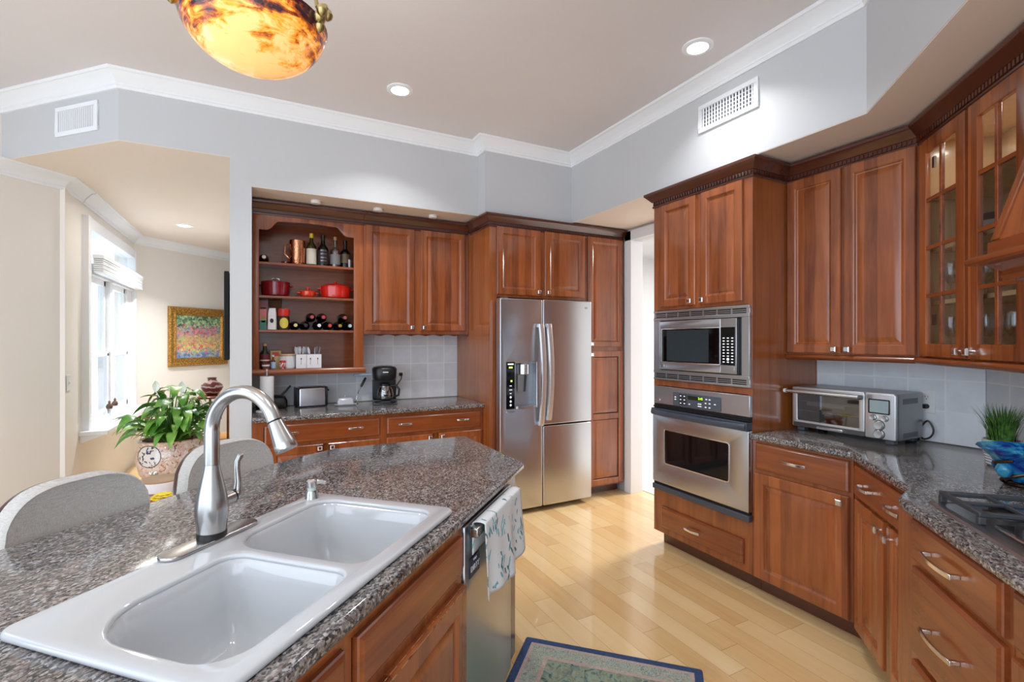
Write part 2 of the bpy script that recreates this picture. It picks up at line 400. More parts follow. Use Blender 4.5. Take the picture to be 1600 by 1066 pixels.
# ------------------------------------------------------------------ window of the next room
win = struct('window_1', MB().box(5.23, 5.30, 1.24, 1.36, .70, 2.50).box(6.99, 7.06, 1.24, 1.36, .70, 2.50).box(5.30, 6.99, 1.25, 1.36, 2.40, 2.50)
             .box(5.30, 6.99, 1.26, 1.36, 2.02, 2.12).box(6.0, 6.07, 1.26, 1.36, .70, 2.02).box(5.30, 6.99, 1.27, 1.36, .70, .745), M['trim'], fr='left', bevel=.004)
for a, b in ((5.30, 6.0), (6.07, 6.78)):
    sx = MB(); y = 1.30
    for x0, x1, z0, z1 in ((a, a + .05, 1.32, 2.02), (b - .05, b, 1.32, 2.02), (a, b, 1.97, 2.02), (a, b, 1.31, 1.35)): sx.box(x0, x1, y, y + .03, z0, z1)
    struct('window_sash', sx, M['trim'], win, bevel=.003)
    sx = MB(); y = 1.275
    for x0, x1, z0, z1 in ((a, a + .05, .745, 1.33), (b - .05, b, .745, 1.33), (a, b, 1.30, 1.345), (a, b, .745, .80)): sx.box(x0, x1, y, y + .03, z0, z1)
    struct('window_sash', sx, M['trim'], win, bevel=.003)
    struct('window_pane', MB().box(a + .04, b - .04, 1.318, 1.322, 1.33, 1.98), M['glass'], win)
    struct('window_pane', MB().box(a + .04, b - .04, 1.288, 1.292, .79, 1.31), M['glass'], win)
struct('window_side_panel', MB().box(6.78, 6.99, 1.28, 1.36, .745, 2.02), M['trim'], win)
struct('transom_pane', MB().box(5.30, 6.99, 1.318, 1.322, 2.12, 2.40), M['glass'], win)
struct('window_sill', MB().box(5.16, 7.04, 1.10, 1.36, .665, .70).loft([[(5.18, 1.29, .60), (5.18, 1.14, .655), (5.18, 1.14, .665), (5.18, 1.29, .665)], [(7.02, 1.29, .60), (7.02, 1.14, .655), (7.02, 1.14, .665), (7.02, 1.29, .665)]]), M['trim'], win, bevel=.004)
bl = thing('roller_blind', 'white pleated blind drawn up tight under the transom window', 'blind', 'left', (6.12, 1.23, 2.03))
pm = MB()
for i in range(7): pm.box(5.32, 6.93, 1.165 + .003 * (i % 2), 1.235, 2.032 + .017 * i, 2.046 + .017 * i)
build('pleat_stack', pm, M['trim'], bl, bevel=.002); build('head_rail', MB().box(5.31, 6.94, 1.16, 1.238, 2.15, 2.185), M['trim'], bl, bevel=.003)
t = NT('siding'); f = t.math('FRACT', t.math('MULTIPLY', t.sep(t.obj())[2], 6.5))
t.bump(f, .6, .02); sid = t.fin(S(122, 130, 140), .6)
ex = MB()
for i in range(22): ex.loft([[(2, 3.9, i * .16), (2, 3.87, i * .16), (2, 3.9, i * .16 + .16)], [(14, 3.9, i * .16), (14, 3.87, i * .16), (14, 3.9, i * .16 + .16)]])
struct('wall_exterior', ex.box(2, 14, 3.9, 4.0, 0, 3.6), sid, fr='left')

# ------------------------------------------------------------------ ceiling lamps, added fill lights, vents
def recessed(x, y, z, label, power, group=None, r=.085):
    t = thing('recessed_ceiling_light', label, 'ceiling light', 'world', (x, y, z), group, local=True)
    build('trim_ring', MB().lathe([(r * .66, -.001), (r * .68, -.010), (r * .8, -.012), (r, -.006), (r, -.0002)], cap0=False, cap1=False, n=40), M['trim'], t)
    build('lens', MB().lathe([(.001, -.006), (r * .4, -.0065), (r * .67, -.006), (r * .67, -.0002)], n=40), M['lamp_lens'], t)
    area('lamp_or_fill_light', (x, y, z - .02), (0, 0, 0), r * 1.4, power, (.95, .975, 1), spread=radians(120))
recessed(.837, 3.195, ZC, 'round recessed ceiling light glowing before the open liquor shelves', 6)
recessed(2.204, 1.949, ZC, 'round recessed ceiling light glowing beside the crown moulding and right vent', 4)
recessed(-.687, 6.264, ZL, 'round recessed light in the tan ceiling of the next room', 20, r=.08)
for x, y, w in ((.35, .55, 5), (-.9, .7, 4), (1.35, -.35, 9), (-1.9, 1.6, 6)): area('lamp_or_fill_light', (x, y, ZC - .02), (0, 0, 0), .14, w, (.95, .975, 1), spread=radians(150))  # unseen fill lights without fixtures, added to brighten the kitchen
area('lamp_or_fill_light', (5.2, 3.2, 2.66), (0, 0, 0), .8, 110, (1, .96, .92))  # added fill light, no fixture: keeps the closed hall bright
area('lamp_or_fill_light', (-.65, 5.2, 2.66), (0, 0, 0), .16, 4, (1, .96, .9), spread=radians(165))  # extra fill light added to lift the next room, no fixture
def vent(fr, x0, x1, yf, z0, z1, label, two=False):
    t = thing('air_vent', label, 'vent', fr, ((x0 + x1) / 2, yf, z0)); w = .028
    fm = MB()
    for a, b, c, d in ((x0, x1, z0, z0 + w), (x0, x1, z1 - w, z1), (x0, x0 + w, z0 + w, z1 - w), (x1 - w, x1, z0 + w, z1 - w)): fm.box(a, b, yf - .012, yf - .0005, c, d)
    build('vent_frame', fm, M['trim'], t, bevel=.003)
    build('duct_shade', MB().box(x0 + w, x1 - w, yf - .002, yf - .0006, z0 + w, z1 - w), plain('vent_shadow', S(40, 42, 47), .7), t)  # dark sheet: shade between the slats put into its colour
    n = 17
    for i in range(n):
        x = x0 + w + (x1 - x0 - 2 * w) * (i + .5) / n
        build('slat', MB().loft([[(x - .0035, yf - .0095, z), (x - .0025, yf - .010, z), (x + .0035, yf - .003, z), (x + .0025, yf - .0025, z)] for z in (z0 + w, z1 - w)]), M['trim'], t)
    if two:
        for i in range(4):
            z = z0 + w + (z1 - z0 - 2 * w) * (i + 1) / 5
            build('cross_slat', MB().box(x0 + w, x1 - w, yf - .0045, yf - .003, z - .002, z + .002), M['trim'], t)
vent('right', -2.215, -1.795, 2.52, 2.775, 2.95, 'white wall vent above the double oven cabinet', True)
vent('bulk', -3.79, -3.40, 2.15, 2.775, 2.965, 'white wall vent on the angled bulkhead at upper left')
for i, (x, nm) in enumerate(((.395, 'leftmost, above the liquor bottles'), (.862, 'middle one, where shelves meet cabinet'), (1.321, 'rightmost, above the closed wall cabinet'))):
    p = thing('puck_light', 'small white puck light under the bar soffit, ' + nm, 'puck light', 'back', (x, 3.965, ZS - .022), 'puck lights under the bar soffit', local=True)
    build('housing', MB().lathe([(.036, .022), (.036, .004), (.033, 0), (.026, -.001)], cap0=True, cap1=True), M['white'], p)

area('lamp_or_fill_light', (-.005, 1.60, 2.40), (pi, 0, 0), .20, 4, (.93, .97, 1), spread=radians(175))
# pendant bowl lamp over the island
t = NT('mottled_amber_glass'); o = t.obj(); x, y, z = t.sep(o)
n = t.noise(t.scale(o, (12, 12, 46)), 1, 6, .65, .9); n2 = t.noise(t.scale(o, (14, 14, 10)), 1, 5, .6)
h = t.math('DIVIDE', z, .15)
d = t.math('ADD', t.math('MULTIPLY', n, .9), t.math('ADD', t.math('MULTIPLY', h, .50), t.math('MULTIPLY_ADD', n2, .6, -.36)))
c = t.ramp(d, [(.50, (1, .60, .22, 1)), (.60, (.95, .36, .035, 1)), (.70, (.38, .07, .012, 1)), (.80, (.03, .008, .012, 1))])
bowl_m = t.fin(c, .25, 0, Emission_Color=c, Emission_Strength=.42, Coat_Weight=.5)
P = thing('pendant_lamp', 'amber mottled glass bowl pendant glowing above the island', 'pendant lamp', 'world', (-.005, 1.60, 2.24), local=True)
prof = [(.002, 0)] + [(.195 * sin(a), .15 * (1 - cos(a))) for a in [radians(6 * i) for i in range(1, 15)]] + [(.197, .138), (.19, .140), (.184, .134)]
bo = build('glass_bowl', MB().lathe(prof, n=64, cap1=False), bowl_m, P, smooth=60)
build('canopy', MB().lathe([(.002, .868), (.07, .866), (.075, .85), (.03, .83), (.012, .82), (.002, .82)]), M['steel'], P)
brass = NT('aged_brass').fin(S(176, 158, 108), .3, 1.0)
for i in range(3):
    a = radians(-38 + 120 * i); ca, sa = cos(a), sin(a)
    build('hanging_rod', MB().tube([(ca * .198, sa * .198, .155), (ca * .17, sa * .17, .30), (ca * .02, sa * .02, .825)], .0055), brass, P)
    cm = MB().lathe([(.002, -.02), (.014, -.012), (.019, 0), (.013, .013), (.002, .018)], (ca * .205, sa * .205, .125), 14)
    for dz, dr, ds in ((.03, .211, .012), (.008, .222, -.016), (-.025, .206, 0), (.018, .218, .02)): cm.lathe([(.002, -.018), (.012, -.01), (.015, 0), (.01, .012), (.002, .017)], (ca * dr - sa * ds, sa * dr + ca * ds, .125 + dz), 12)
    build('leaf_clasp', cm, brass, P)

# ------------------------------------------------------------------ cabinet pieces
def raised_door(par, x0, x1, z0, z1, yf, fw=.058, mat='cherry', name='door', knob=None, knob_mat='chrome', split=None, label=None):
    """door slab with a raised panel; yf = its front face"""
    D = .021
    def ring(a, b, c, d):
        return [(0, yf + D), (0, yf + .004), (.004, yf)]
    m = MB()
    if not split:
        m.panel(x0, x1, z0, z1, [(0, yf + D), (0, yf + .004), (.004, yf), (fw - .010, yf), (fw - .004, yf + .003), (fw, yf + .009), (fw + .006, yf + .011), (fw + .034, yf + .003), (fw + .038, yf + .0025)])
    else:
        m.panel(x0, x1, z0, z1, [(0, yf + D), (0, yf + .013), (.002, yf + .012)])
        for a, b, c, d in ((x0, x0 + fw, z0, z1), (x1 - fw, x1, z0, z1), (x0 + fw, x1 - fw, z0, z0 + fw), (x0 + fw, x1 - fw, z1 - fw, z1), (x0 + fw, x1 - fw, split - fw / 2, split + fw / 2)):
            m.panel(a, b, c, d, [(0, yf + .013), (0, yf + .003), (.003, yf)])
        for c, d in ((z0 + fw, split - fw / 2), (split + fw / 2, z1 - fw)):
            m.panel(x0 + fw, x1 - fw, c, d, [(.0, yf + .012), (.006, yf + .012), (.034, yf + .003), (.038, yf + .0025)])
    o = build(name, m, M[mat], par, smooth=20, label=label)
    if knob: square_knob(o, knob[0], knob[1], yf, knob_mat)
    return o
def square_knob(par, x, z, yf, mat='chrome'):
    m = MB().lathe([(.006, 0), (.005, -.012), (.008, -.016)], (x, yf, z), 10, 'y').panel(x - .0145, x + .0145, z - .0145, z + .0145, [(.003, yf - .014), (0, yf - .017), (0, yf - .024), (.004, yf - .027)])
    build('knob', m, M[mat], par, smooth=20)
def pull(par, x, z, yf, w=.105):
    h = w / 2; m = MB()
    for s in (-1, 1): m.box(x + s * h - .006, x + s * h + .006, yf - .022, yf, z - .006, z + .006)
    rings = []
    for i in range(9):
        u = -1 + i / 4; xx = x + u * (h + .010); d = yf - .020 - .010 * (1 - u * u)
        rings.append([(xx, d - .007, z - .007), (xx, d, z - .007), (xx, d, z + .007), (xx, d - .007, z + .007)])
    m.loft(rings); build('pull', m, M['chrome'], par, bevel=.0015)
def drawer(par, x0, x1, z0, z1, yf, pulls=(), mat='cherry_h', name='drawer', w=.105, pz=None):
    o = build(name, MB().panel(x0, x1, z0, z1, [(0, yf + .021), (0, yf + .009), (.003, yf + .005), (.007, yf + .0035), (.012, yf)]), M[mat], par, smooth=20)
    for p in pulls: pull(o, p, (z0 + z1) / 2 if pz is None else pz, yf, w)
    return o
CRZ = [(0, 2.395), (.006, 2.395), (.009, 2.402), (.009, 2.408), (.005, 2.412), (.005, 2.436), (.012, 2.438), (.018, 2.446), (.032, 2.462), (.044, 2.476), (.050, 2.480), (.052, 2.486), (.052, 2.498), (0, 2.498)]
def crown(par, path, mat='cherry_dark'):
    o = build('crown_moulding', MB().sweep(path, CRZ), M[mat], par, smooth=25)
    m = MB()                                                   # one toothed strip along the moulding
    for a, b in zip(path[:-1], path[1:]):
        a, b = Vector(a), Vector(b); L = (b - a).length
        if L < .12: continue
        d = (b - a) / L; nn = Vector((d.y, -d.x)); k = int(L / .021)
        def pt(t, o_, z): p = a + d * t + nn * o_; return (p.x, p.y, z)
        n0 = len(m.v); m.loft([[pt(0, .004, 2.430), pt(0, .008, 2.430), pt(0, .008, 2.436), pt(0, .004, 2.436)], [pt(L, .004, 2.430), pt(L, .008, 2.430), pt(L, .008, 2.436), pt(L, .004, 2.436)]])
        for i in range(k):
            t0 = (i + .22) * L / k; t1 = (i + .78) * L / k
            m.loft([[pt(t0, .004, z), pt(t1, .004, z), pt(t1, .014, z), pt(t0, .014, z)] for z in (2.413, 2.434)])
    build('dentil_strip', m, M[mat], par, smooth=0)
def nose(par, x0, x1, yf, z, name='bottom_moulding', mat='cherry_h', ends=0.0, out=.03, t=.035):
    prof = [(yf + .02, z), (yf - out + .014, z), (yf - out + .004, z + t * .2), (yf - out, z + t * .5), (yf - out + .004, z + t * .8), (yf - out + .014, z + t), (yf + .02, z + t)]
    build(name, MB().loft([[(x0 - ends, y, zz) for y, zz in prof], [(x1 + ends, y, zz) for y, zz in prof]]), M[mat], par)

# ------------------------------------------------------------------ bar: open shelves and wall cabinet (back frame: x = X, y = Y)
B = thing('open_shelf_unit', 'cherry wall unit of open shelves with arched top holding bottles and red pots', 'shelf unit', 'back', (.37, 4.10, 1.19))
fy = 4.10
am = [(-.03, 1.19), (.012, 1.19), (.012, 2.285), (.068, 2.285)]
def scurve(xa, za, xb, zb, n=8, flip=False):
    out = []
    for i in range(n + 1):
        u = i / n; out.append((xa + (xb - xa) * u, za + (zb - za) * (u * u * (3 - 2 * u))))
    return out
am += scurve(.075, 2.29, .15, 2.355) + [(.30, 2.362), (.42, 2.362)] + scurve(.56, 2.355, .638, 2.29) + [(.645, 2.285), (.697, 2.285), (.697, 1.19), (.772, 1.19), (.772, 2.42), (-.03, 2.42)]
build('face_frame', slab(am, [], fy, fy + .02, .0015, 1, 'xz'), M['cherry'], B, smooth=25)
build('side_panel', MB().box(-.03, -.012, fy + .02, 4.38, 1.20, 2.42), M['cherry_side'], B)
build('side_panel', MB().box(.748, .772, fy + .02, 4.38, 1.20, 2.42), M['cherry_side'], B)
build('back_panel', MB().box(-.012, .748, 4.37, 4.382, 1.22, 2.42), M['cherry_h'], B)
for z in (2.047, 1.793, 1.533): build('shelf', MB().box(-.011, .747, fy + .022, 4.369, z - .02, z), M['cherry_h'], B, bevel=.003)
build('top_panel', MB().box(-.012, .748, fy + .02, 4.37, 2.40, 2.42), M['cherry_h'], B)
bb = MB().box(-.03, .772, fy, 4.38, 1.200, 1.232)
build('bottom_board', bb, M['cherry_h'], B)
nose(B, -.03, .772, fy, 1.190, 'rounded_ledge', 'cherry_h', 0.012, .045, .045)
crown(B, [(-.031, fy), (.772, fy)])

C = thing('wall_cabinet', 'cherry wall cabinet with two raised-panel doors above the coffee maker', 'cabinet', 'back', (1.24, 4.10, 1.505))
build('carcass', MB().box(.774, 1.698, fy + .02, 4.382, 1.505, 2.42), M['cherry_side'], C)
ff = MB()
for a, b, c, d in ((.774, .81, 1.505, 2.42), (1.66, 1.698, 1.505, 2.42), (.81, 1.66, 1.505, 1.54), (.81, 1.66, 2.39, 2.42), (1.19, 1.262, 1.54, 2.39)): ff.box(a, b, fy, fy + .0199, c, d)
build('face_frame', ff, M['cherry_f'], C)
raised_door(C, .787, 1.196, 1.533, 2.40, fy - .021, knob=(1.172, 1.562))
raised_door(C, 1.254, 1.668, 1.535, 2.405, fy - .021, knob=(1.278, 1.562))
sv = [(.776, 1.506), (1.698, 1.506)] + [(1.698 - .922 * i / 60, 1.488 + .011 * abs(sin(pi * 7 * i / 60))) for i in range(61)]
build('scalloped_valance', slab(sv, [], fy + .005, fy + .018, .001, 1, 'xz'), M['cherry_dark'], C)
crown(C, [(.774, fy), (1.70, fy)])

def base_box(par, x0, x1, yf, yb, stiles, rails, z1=.885, side=True):
    build('carcass', MB().box(x0, x1, yf + .02, yb, .10, z1), M['cherry_side'], par)
    m = MB()
    for a, b in stiles: m.box(a, b, yf, yf + .0199, .10, z1)
    for a, b, c, d in rails: m.box(a, b, yf + .0002, yf + .0199, c, d)
    build('face_frame', m, M['cherry_f'], par)
    build('toe_kick', MB().box(x0, x1, yf + .075, yb, 0, .0999), M['cherry_dark'], par)
for x0, x1, pulls, dd, lab in ((-.031, .856, (.21, .65), ((.064, .425, .40), (.46, .83, .485)), 'cherry base cabinet under the paper towels and toaster'),
                        (.857, 1.698, (1.023, 1.501), ((.884, 1.25, 1.225), (1.305, 1.675, 1.33)), 'cherry base cabinet under the coffee maker, next to refrigerator')):
    t = thing('base_cabinet', lab, 'cabinet', 'back', ((x0 + x1) / 2, 3.78, 0))
    base_box(t, x0, x1, 3.78, 4.385, ((x0, x0 + .07 if x0 < 0 else x0 + .03), (x1 - .03, x1)), ((x0, x1, .10, .125), (x0, x1, .70, .735), (x0, x1, .855, .885)))
    a, b = dd[0][0] - (.02 if x0 < 0 else 0), dd[1][1]
    drawer(t, a, b, .728, .858, 3.759, pulls, w=.085, pz=.80)
    for p, q, kx in dd: raised_door(t, p, q, .115, .70, 3.759, knob=(kx, .675))
ct = slab([(-.031, 3.742), (1.70, 3.742), (1.70, 4.388), (-.031, 4.388)], [], .8855, .92, .012, 3)
solo('bar_countertop', 'long dark granite countertop along the bar under the open shelves', 'countertop', 'back', (.8, 4.06, .8855), ct, M['granite'])
struct('backsplash_tiles_bar', MB().box(-.031, 1.70, 4.381, 4.3895, .921, 1.53), M['tile'])

# ------------------------------------------------------------------ refrigerator enclosure and pantry
fy = 3.65
E_ = thing('refrigerator_cabinet', 'cherry two-door cabinet and tall side panel around the steel refrigerator', 'cabinet', 'back', (2.2, fy, 0))
build('side_panel', MB().box(1.701, 1.722, fy, 4.385, 0, 2.42), M['cherry_side'], E_)
build('carcass', MB().box(1.722, 2.672, fy + .02, 4.385, 1.815, 2.42), M['cherry_side'], E_)
ff = MB()
for a, b, c, d in ((1.722, 1.77, 0, 2.42), (2.648, 2.672, 1.815, 2.42), (1.77, 2.648, 1.815, 1.84), (1.77, 2.648, 2.395, 2.42), (2.175, 2.235, 1.84, 2.395)): ff.box(a, b, fy, fy + .0199, c, d)
build('face_frame', ff, M['cherry_f'], E_)
raised_door(E_, 1.765, 2.183, 1.836, 2.402, fy - .021, .062, knob=(2.158, 1.868))
raised_door(E_, 2.229, 2.655, 1.84, 2.405, fy - .021, .062, knob=(2.256, 1.869))
crown(E_, [(1.70, 4.04), (1.70, fy), (2.674, fy)])
PN = thing('pantry_cabinet', 'tall narrow cherry pantry cabinet with two stacked doors right of refrigerator', 'cabinet', 'back', (2.9, fy, 0))
build('carcass', MB().box(2.674, 3.115, fy + .02, 4.385, .09, 2.42), M['cherry_side'], PN)
ff = MB()
for a, b, c, d in ((2.674, 2.70, .09, 2.42), (3.09, 3.115, .09, 2.42), (2.70, 3.09, .09, .12), (2.70, 3.09, 1.34, 1.405), (2.70, 3.09, 2.39, 2.42)): ff.box(a, b, fy, fy + .0199, c, d)
build('face_frame', ff, M['cherry_f'], PN); build('toe_kick', MB().box(2.674, 3.115, fy + .085, 4.38, 0, .0899), M['cherry_dark'], PN)
raised_door(PN, 2.694, 3.100, 1.390, 2.408, fy - .021, .055, knob=(2.722, 1.42))
raised_door(PN, 2.694, 3.100, .105, 1.352, fy - .021, .055, split=.74, knob=(2.722, 1.322))
crown(PN, [(2.674, fy), (3.117, fy), (3.117, 4.38)])

# refrigerator
R = thing('refrigerator', 'stainless steel side-by-side refrigerator with water dispenser', 'refrigerator', 'back', (2.2, 3.55, 0))
y0 = 3.54
build('body', MB().box(1.755, 2.648, y0 + .085, 4.30, .05, 1.78), plain('fridge_side', S(70, 68, 68), .4, .6), R, bevel=.004)
dl = slab(rrect(1.745, 2.147, .045, 1.797, .012, 3), [rrect(1.803, 2.088, .888, 1.272, .004, 2)], y0, y0 + .08, .008, 3, 'xz')
L = build('left_door', dl, M['steel'], R)
build('right_door', slab(rrect(2.154, 2.660, .733, 1.800, .012, 3), [], y0, y0 + .08, .008, 3, 'xz'), M['steel'], R)
build('freezer_drawer', slab(rrect(2.154, 2.660, .045, .722, .012, 3), [], y0, y0 + .08, .008, 3, 'xz'), M['steel'], R)
build('dispenser_recess', MB().box(1.88, 2.088, y0 + .072, y0 + .078, .888, 1.272).box(1.88, 1.884, y0 + .004, y0 + .074, .888, 1.272).box(2.083, 2.088, y0 + .004, y0 + .074, .888, 1.272).box(1.88, 2.088, y0 + .004, y0 + .074, 1.262, 1.272), plain('dispenser_lining', S(170, 174, 180), .3, .7), L)
cpn = build('control_panel', MB().box(1.803, 1.879, y0 - .001, y0 + .06, .888, 1.272), M['blackgloss'], L, bevel=.002)
nz = MB().lathe([(.04, 1.262), (.05, 1.25), (.05, 1.17), (.044, 1.165)], (1.985, y0 + .045, 0), 20)
build('ice_chute', nz, M['chrome'], L)
build('paddle', MB().loft([[(1.935, y0 + .05, 1.165), (1.985, y0 + .03, 1.165), (2.02, y0 + .05, 1.165)], [(1.94, y0 + .062, 1.02), (1.985, y0 + .042, 1.02), (2.015, y0 + .062, 1.02)]]), M['steel_dark'], L)
build('drip_tray', MB().prism([(1.882, y0 + .07), (1.882, y0 - .012)] + [(1.985 + .103 * cos(radians(a)), y0 - .010 - .018 * sin(radians(a))) for a in range(175, 0, -20)] + [(2.088, y0 - .012), (2.088, y0 + .07)], .888, .908), M['steel'], L, bevel=.003)
led = glow('panel_light', (.55, .8, .15, 1), .9); wh = glow('panel_marks', (.75, .78, .8, 1), .45)
k = MB(); 
for z, w in ((1.075, .02), (1.042, .026), (1.012, .016)): k.box(1.841 - w / 2, 1.841 + w / 2, y0 - .0022, y0 - .001, z, z + .006)
for z in (.985, .95, .92): k.lathe([(.003, y0 - .0022), (.011, y0 - .0022), (.011, y0 - .001)], (1.841, 0, z), 4, 'y')
k.box(1.815, 1.868, y0 - .0022, y0 - .001, 1.25, 1.262)
build('button_marks', k, wh, L)
build('display_light', MB().box(1.825, 1.858, y0 - .0022, y0 - .001, 1.222, 1.236).box(1.84, 1.856, y0 - .0022, y0 - .001, 1.11, 1.125), led, L)
build('maker_plate', MB().box(1.803, 1.885, y0 - .003, y0, .855, .872), M['chrome'], L)
def bow(x, z0, z1, bulge):
    rings = []
    for i in range(17):
        u = -1 + i / 8; z = (z0 + z1) / 2 + u * (z1 - z0) / 2; d = y0 - .030 - bulge * (1 - u * u)
        rings.append([(x - .023, d + .010, z), (x - .019, d - .010, z), (x + .019, d - .010, z), (x + .023, d + .010, z)])
    m = MB().loft(rings)
    for z in (z0 + .015, z1 - .015): m.box(x - .013, x + .013, y0 - .036, y0, z - .015, z + .015)
    return m
build('handle', bow(2.116, .735, 1.590, .042), M['steel_light'], R, bevel=.002)
build('handle', bow(2.192, .775, 1.592, .042), M['steel_light'], R, bevel=.002)
for x in (1.80, 2.60): build('hinge_cap', MB().box(x - .03, x + .03, y0 + .02, y0 + .14, 1.781, 1.806), M['greyplastic'], R, bevel=.004)
for x in (1.80, 2.615): build('foot', MB().lathe([(.016, 0), (.016, .02), (.01, .02), (.01, .052)], (x, y0 + .12, 0), 12), M['black'], R)
build('toe_grille', MB().box(1.77, 2.64, y0 + .10, y0 + .12, .008, .05), M['black'], R)
tm = text_mb('LG', .022).xf(lambda p: Vector((p.x + 2.60, p.y + y0 - .001, p.z + 1.74)))
build('badge', tm, M['steel_dark'], R, smooth=0)

# ------------------------------------------------------------------ oven tower (right frame: x = -Y, y = X)
fy = 2.525; x0, x1 = -2.622, -1.838
T = thing('oven_cabinet', 'tall cherry cabinet holding the microwave and wall oven', 'cabinet', 'right', (-2.23, fy, 0))
build('side_panel', MB().box(x0, x0 + .02, fy + .02, 3.145, .10, 2.42), M['cherry_side'], T)
build('side_panel', MB().box(x1 - .02, x1, fy + .02, 3.145, .10, 2.42), M['cherry_side'], T)
build('back_panel', MB().box(x0 + .02, x1 - .02, 3.13, 3.145, .10, 2.42), M['cherry_side'], T)
for a, b in ((.10, .12), (.385, .405), (1.14, 1.16), (1.672, 1.69), (2.40, 2.42)): build('shelf', MB().box(x0 + .02, x1 - .02, fy + .02, 3.13, a, b), M['cherry_h'], T)
ff = MB()
for a, b, c, d in ((x0, x0 + .028, .10, 2.42), (x1 - .028, x1, .10, 2.42), (x0 + .028, x1 - .028, .10, .40), (x0 + .028, x1 - .028, 1.135, 1.172), (x0 + .028, x1 - .028, 1.662, 1.69), (x0 + .028, x1 - .028, 2.385, 2.42), (-2.25, -2.19, 1.69, 2.385), (x0 + .028, -2.53, 1.69, 2.385), (-1.91, x1 - .028, 1.69, 2.385)): ff.box(a, b, fy, fy + .0199, c, d)
build('face_frame', ff, M['cherry_f'], T); build('toe_kick', MB().box(x0 + .02, x1, fy + .075, 3.1, 0, .0999), M['cherry_dark'], T)
raised_door(T, -2.545, -2.240, 1.683, 2.392, fy - .021, .055, knob=(-2.268, 1.708))
raised_door(T, -2.196, -1.895, 1.683, 2.392, fy - .021, .055, knob=(-2.172, 1.708))
drawer(T, -2.54, -1.89, .146, .290, fy - .021, (-2.245,), w=.10)
crown(T, [(x0, 3.14), (x0, fy), (x1, fy), (x1, 2.87)])
# built-in microwave
mw = thing('microwave', 'built-in steel microwave with vented trim above the wall oven', 'microwave', 'right', (-2.22, 2.50, 1.177)); y = 2.502
build('body', MB().box(-2.54, -1.91, y + .022, 2.95, 1.25, 1.585), M['steel_dark'], mw)
tr = MB()
for a, b in ((1.177, 1.240), (1.590, 1.657)): tr.box(-2.604, -1.843, y, y + .02, a, b)
build('trim_rail', MB().box(-2.604, -1.843, y, y + .0225, 1.177, 1.190).box(-2.604, -1.843, y, y + .0225, 1.225, 1.245).box(-2.604, -1.843, y + .006, y + .0225, 1.19, 1.225), M['steel'], mw, bevel=.002)
build('trim_rail', MB().box(-2.604, -1.843, y, y + .0225, 1.642, 1.657).box(-2.604, -1.843, y, y + .0225, 1.588, 1.608).box(-2.604, -1.843, y + .006, y + .0225, 1.608, 1.642), M['steel'], mw, bevel=.002)
for zz in (1.192, 1.610):
    for i in range(7):
        xa = -2.585 + i * .1045; build('vent_slot', MB().box(xa, xa + .092, y + .004, y + .0062, zz, zz + .006).box(xa, xa + .092, y + .004, y + .0062, zz + .011, zz + .017).box(xa, xa + .092, y + .004, y + .0062, zz + .022, zz + .029), M['black'], mw)
for a, b in ((-2.604, -2.545), (-1.895, -1.843)): build('side_strip', MB().box(a, b, y + .002, y + .0225, 1.2452, 1.5878), M['steel'], mw, bevel=.002)
build('surround', MB().box(-2.545, -1.895, y + .016, y + .0215, 1.2452, 1.5878), M['black'], mw)
dr = build('door', slab(rrect(-2.537, -2.030, 1.252, 1.582, .006, 3), [rrect(-2.512, -2.033, 1.302, 1.530, .008, 3)], y - .012, y + .014, .004, 2, 'xz'), M['steel'], mw)
build('window', MB().box(-2.513, -2.032, y - .008, y + .010, 1.301, 1.531), M['blackgloss'], dr)
build('window_rim', slab(rrect(-2.516, -2.032, 1.298, 1.534, .01, 4), [rrect(-2.508, -2.036, 1.306, 1.526, .006, 4)], y - .0145, y - .010, .001, 1, 'xz'), M['chrome'], dr)
build('mesh_screen', MB().box(-2.47, -2.12, y - .0092, y - .0081, 1.312, 1.52), plain('microwave_mesh', S(44, 54, 58), .2), dr)
cp_ = build('control_panel', MB().box(-2.0295, -1.917, y - .012, y + .014, 1.252, 1.582), M['steel'], mw, bevel=.002)
build('keypad', MB().box(-2.026, -1.928, y - .0135, y - .0121, 1.302, 1.530), M['blackgloss'], cp_)
km = MB()
for r in range(9):
    for c in range(3): km.box(-2.012 + c * .03, -1.998 + c * .03, y - .0145, y - .0136, 1.318 + r * .018, 1.324 + r * .018)
build('key_marks', km, wh, cp_); build('start_key', MB().lathe([(.002, y - .0148), (.009, y - .0148), (.009, y - .0136)], (-1.975, 0, 1.338), 14, 'y'), wh, cp_)
build('door_button', MB().box(-2.016, -1.930, y - .0145, y - .0121, 1.262, 1.294), M['steel'], cp_, bevel=.002)
lg = MB().lathe([(.002, y - .0135), (.011, y - .0135), (.011, y - .0121)], (-2.51, 0, 1.276), 18, 'y').add(text_mb('LG', .022), lambda p: Vector((p.x - 2.48, p.y + y - .0128, p.z + 1.276)))
build('badge', lg, M['chrome'], dr, smooth=0)
# wall oven
ov = thing('wall_oven', 'stainless built-in wall oven with black window and dark handle', 'oven', 'right', (-2.22, 2.50, .405)); y = 2.500
build('body', MB().box(-2.58, -1.88, y + .026, 3.05, .42, 1.12), M['steel_dark'], ov)
bp = build('control_panel', MB().box(-2.598, -1.838, y, y + .024, 1.008, 1.132), M['steel'], ov, bevel=.003)
build('display_panel', slab(rrect(-2.417, -2.031, 1.013, 1.102, .006, 3), [], y - .003, y - .0002, .001, 1, 'xz'), plain('slate_plastic', S(78, 84, 94), .3), bp)
build('display', MB().box(-2.29, -2.165, y - .0040, y - .0031, 1.065, 1.09), plain('dark_display', S(30, 36, 14), .2), bp); build('clock_digits', MB().add(text_mb('2:45', .022), lambda p: Vector((p.x - 2.185, p.y + y - .0045, p.z + 1.078))), glow('clock_green', (.4, .9, .05, 1), 1.2), bp, smooth=0)
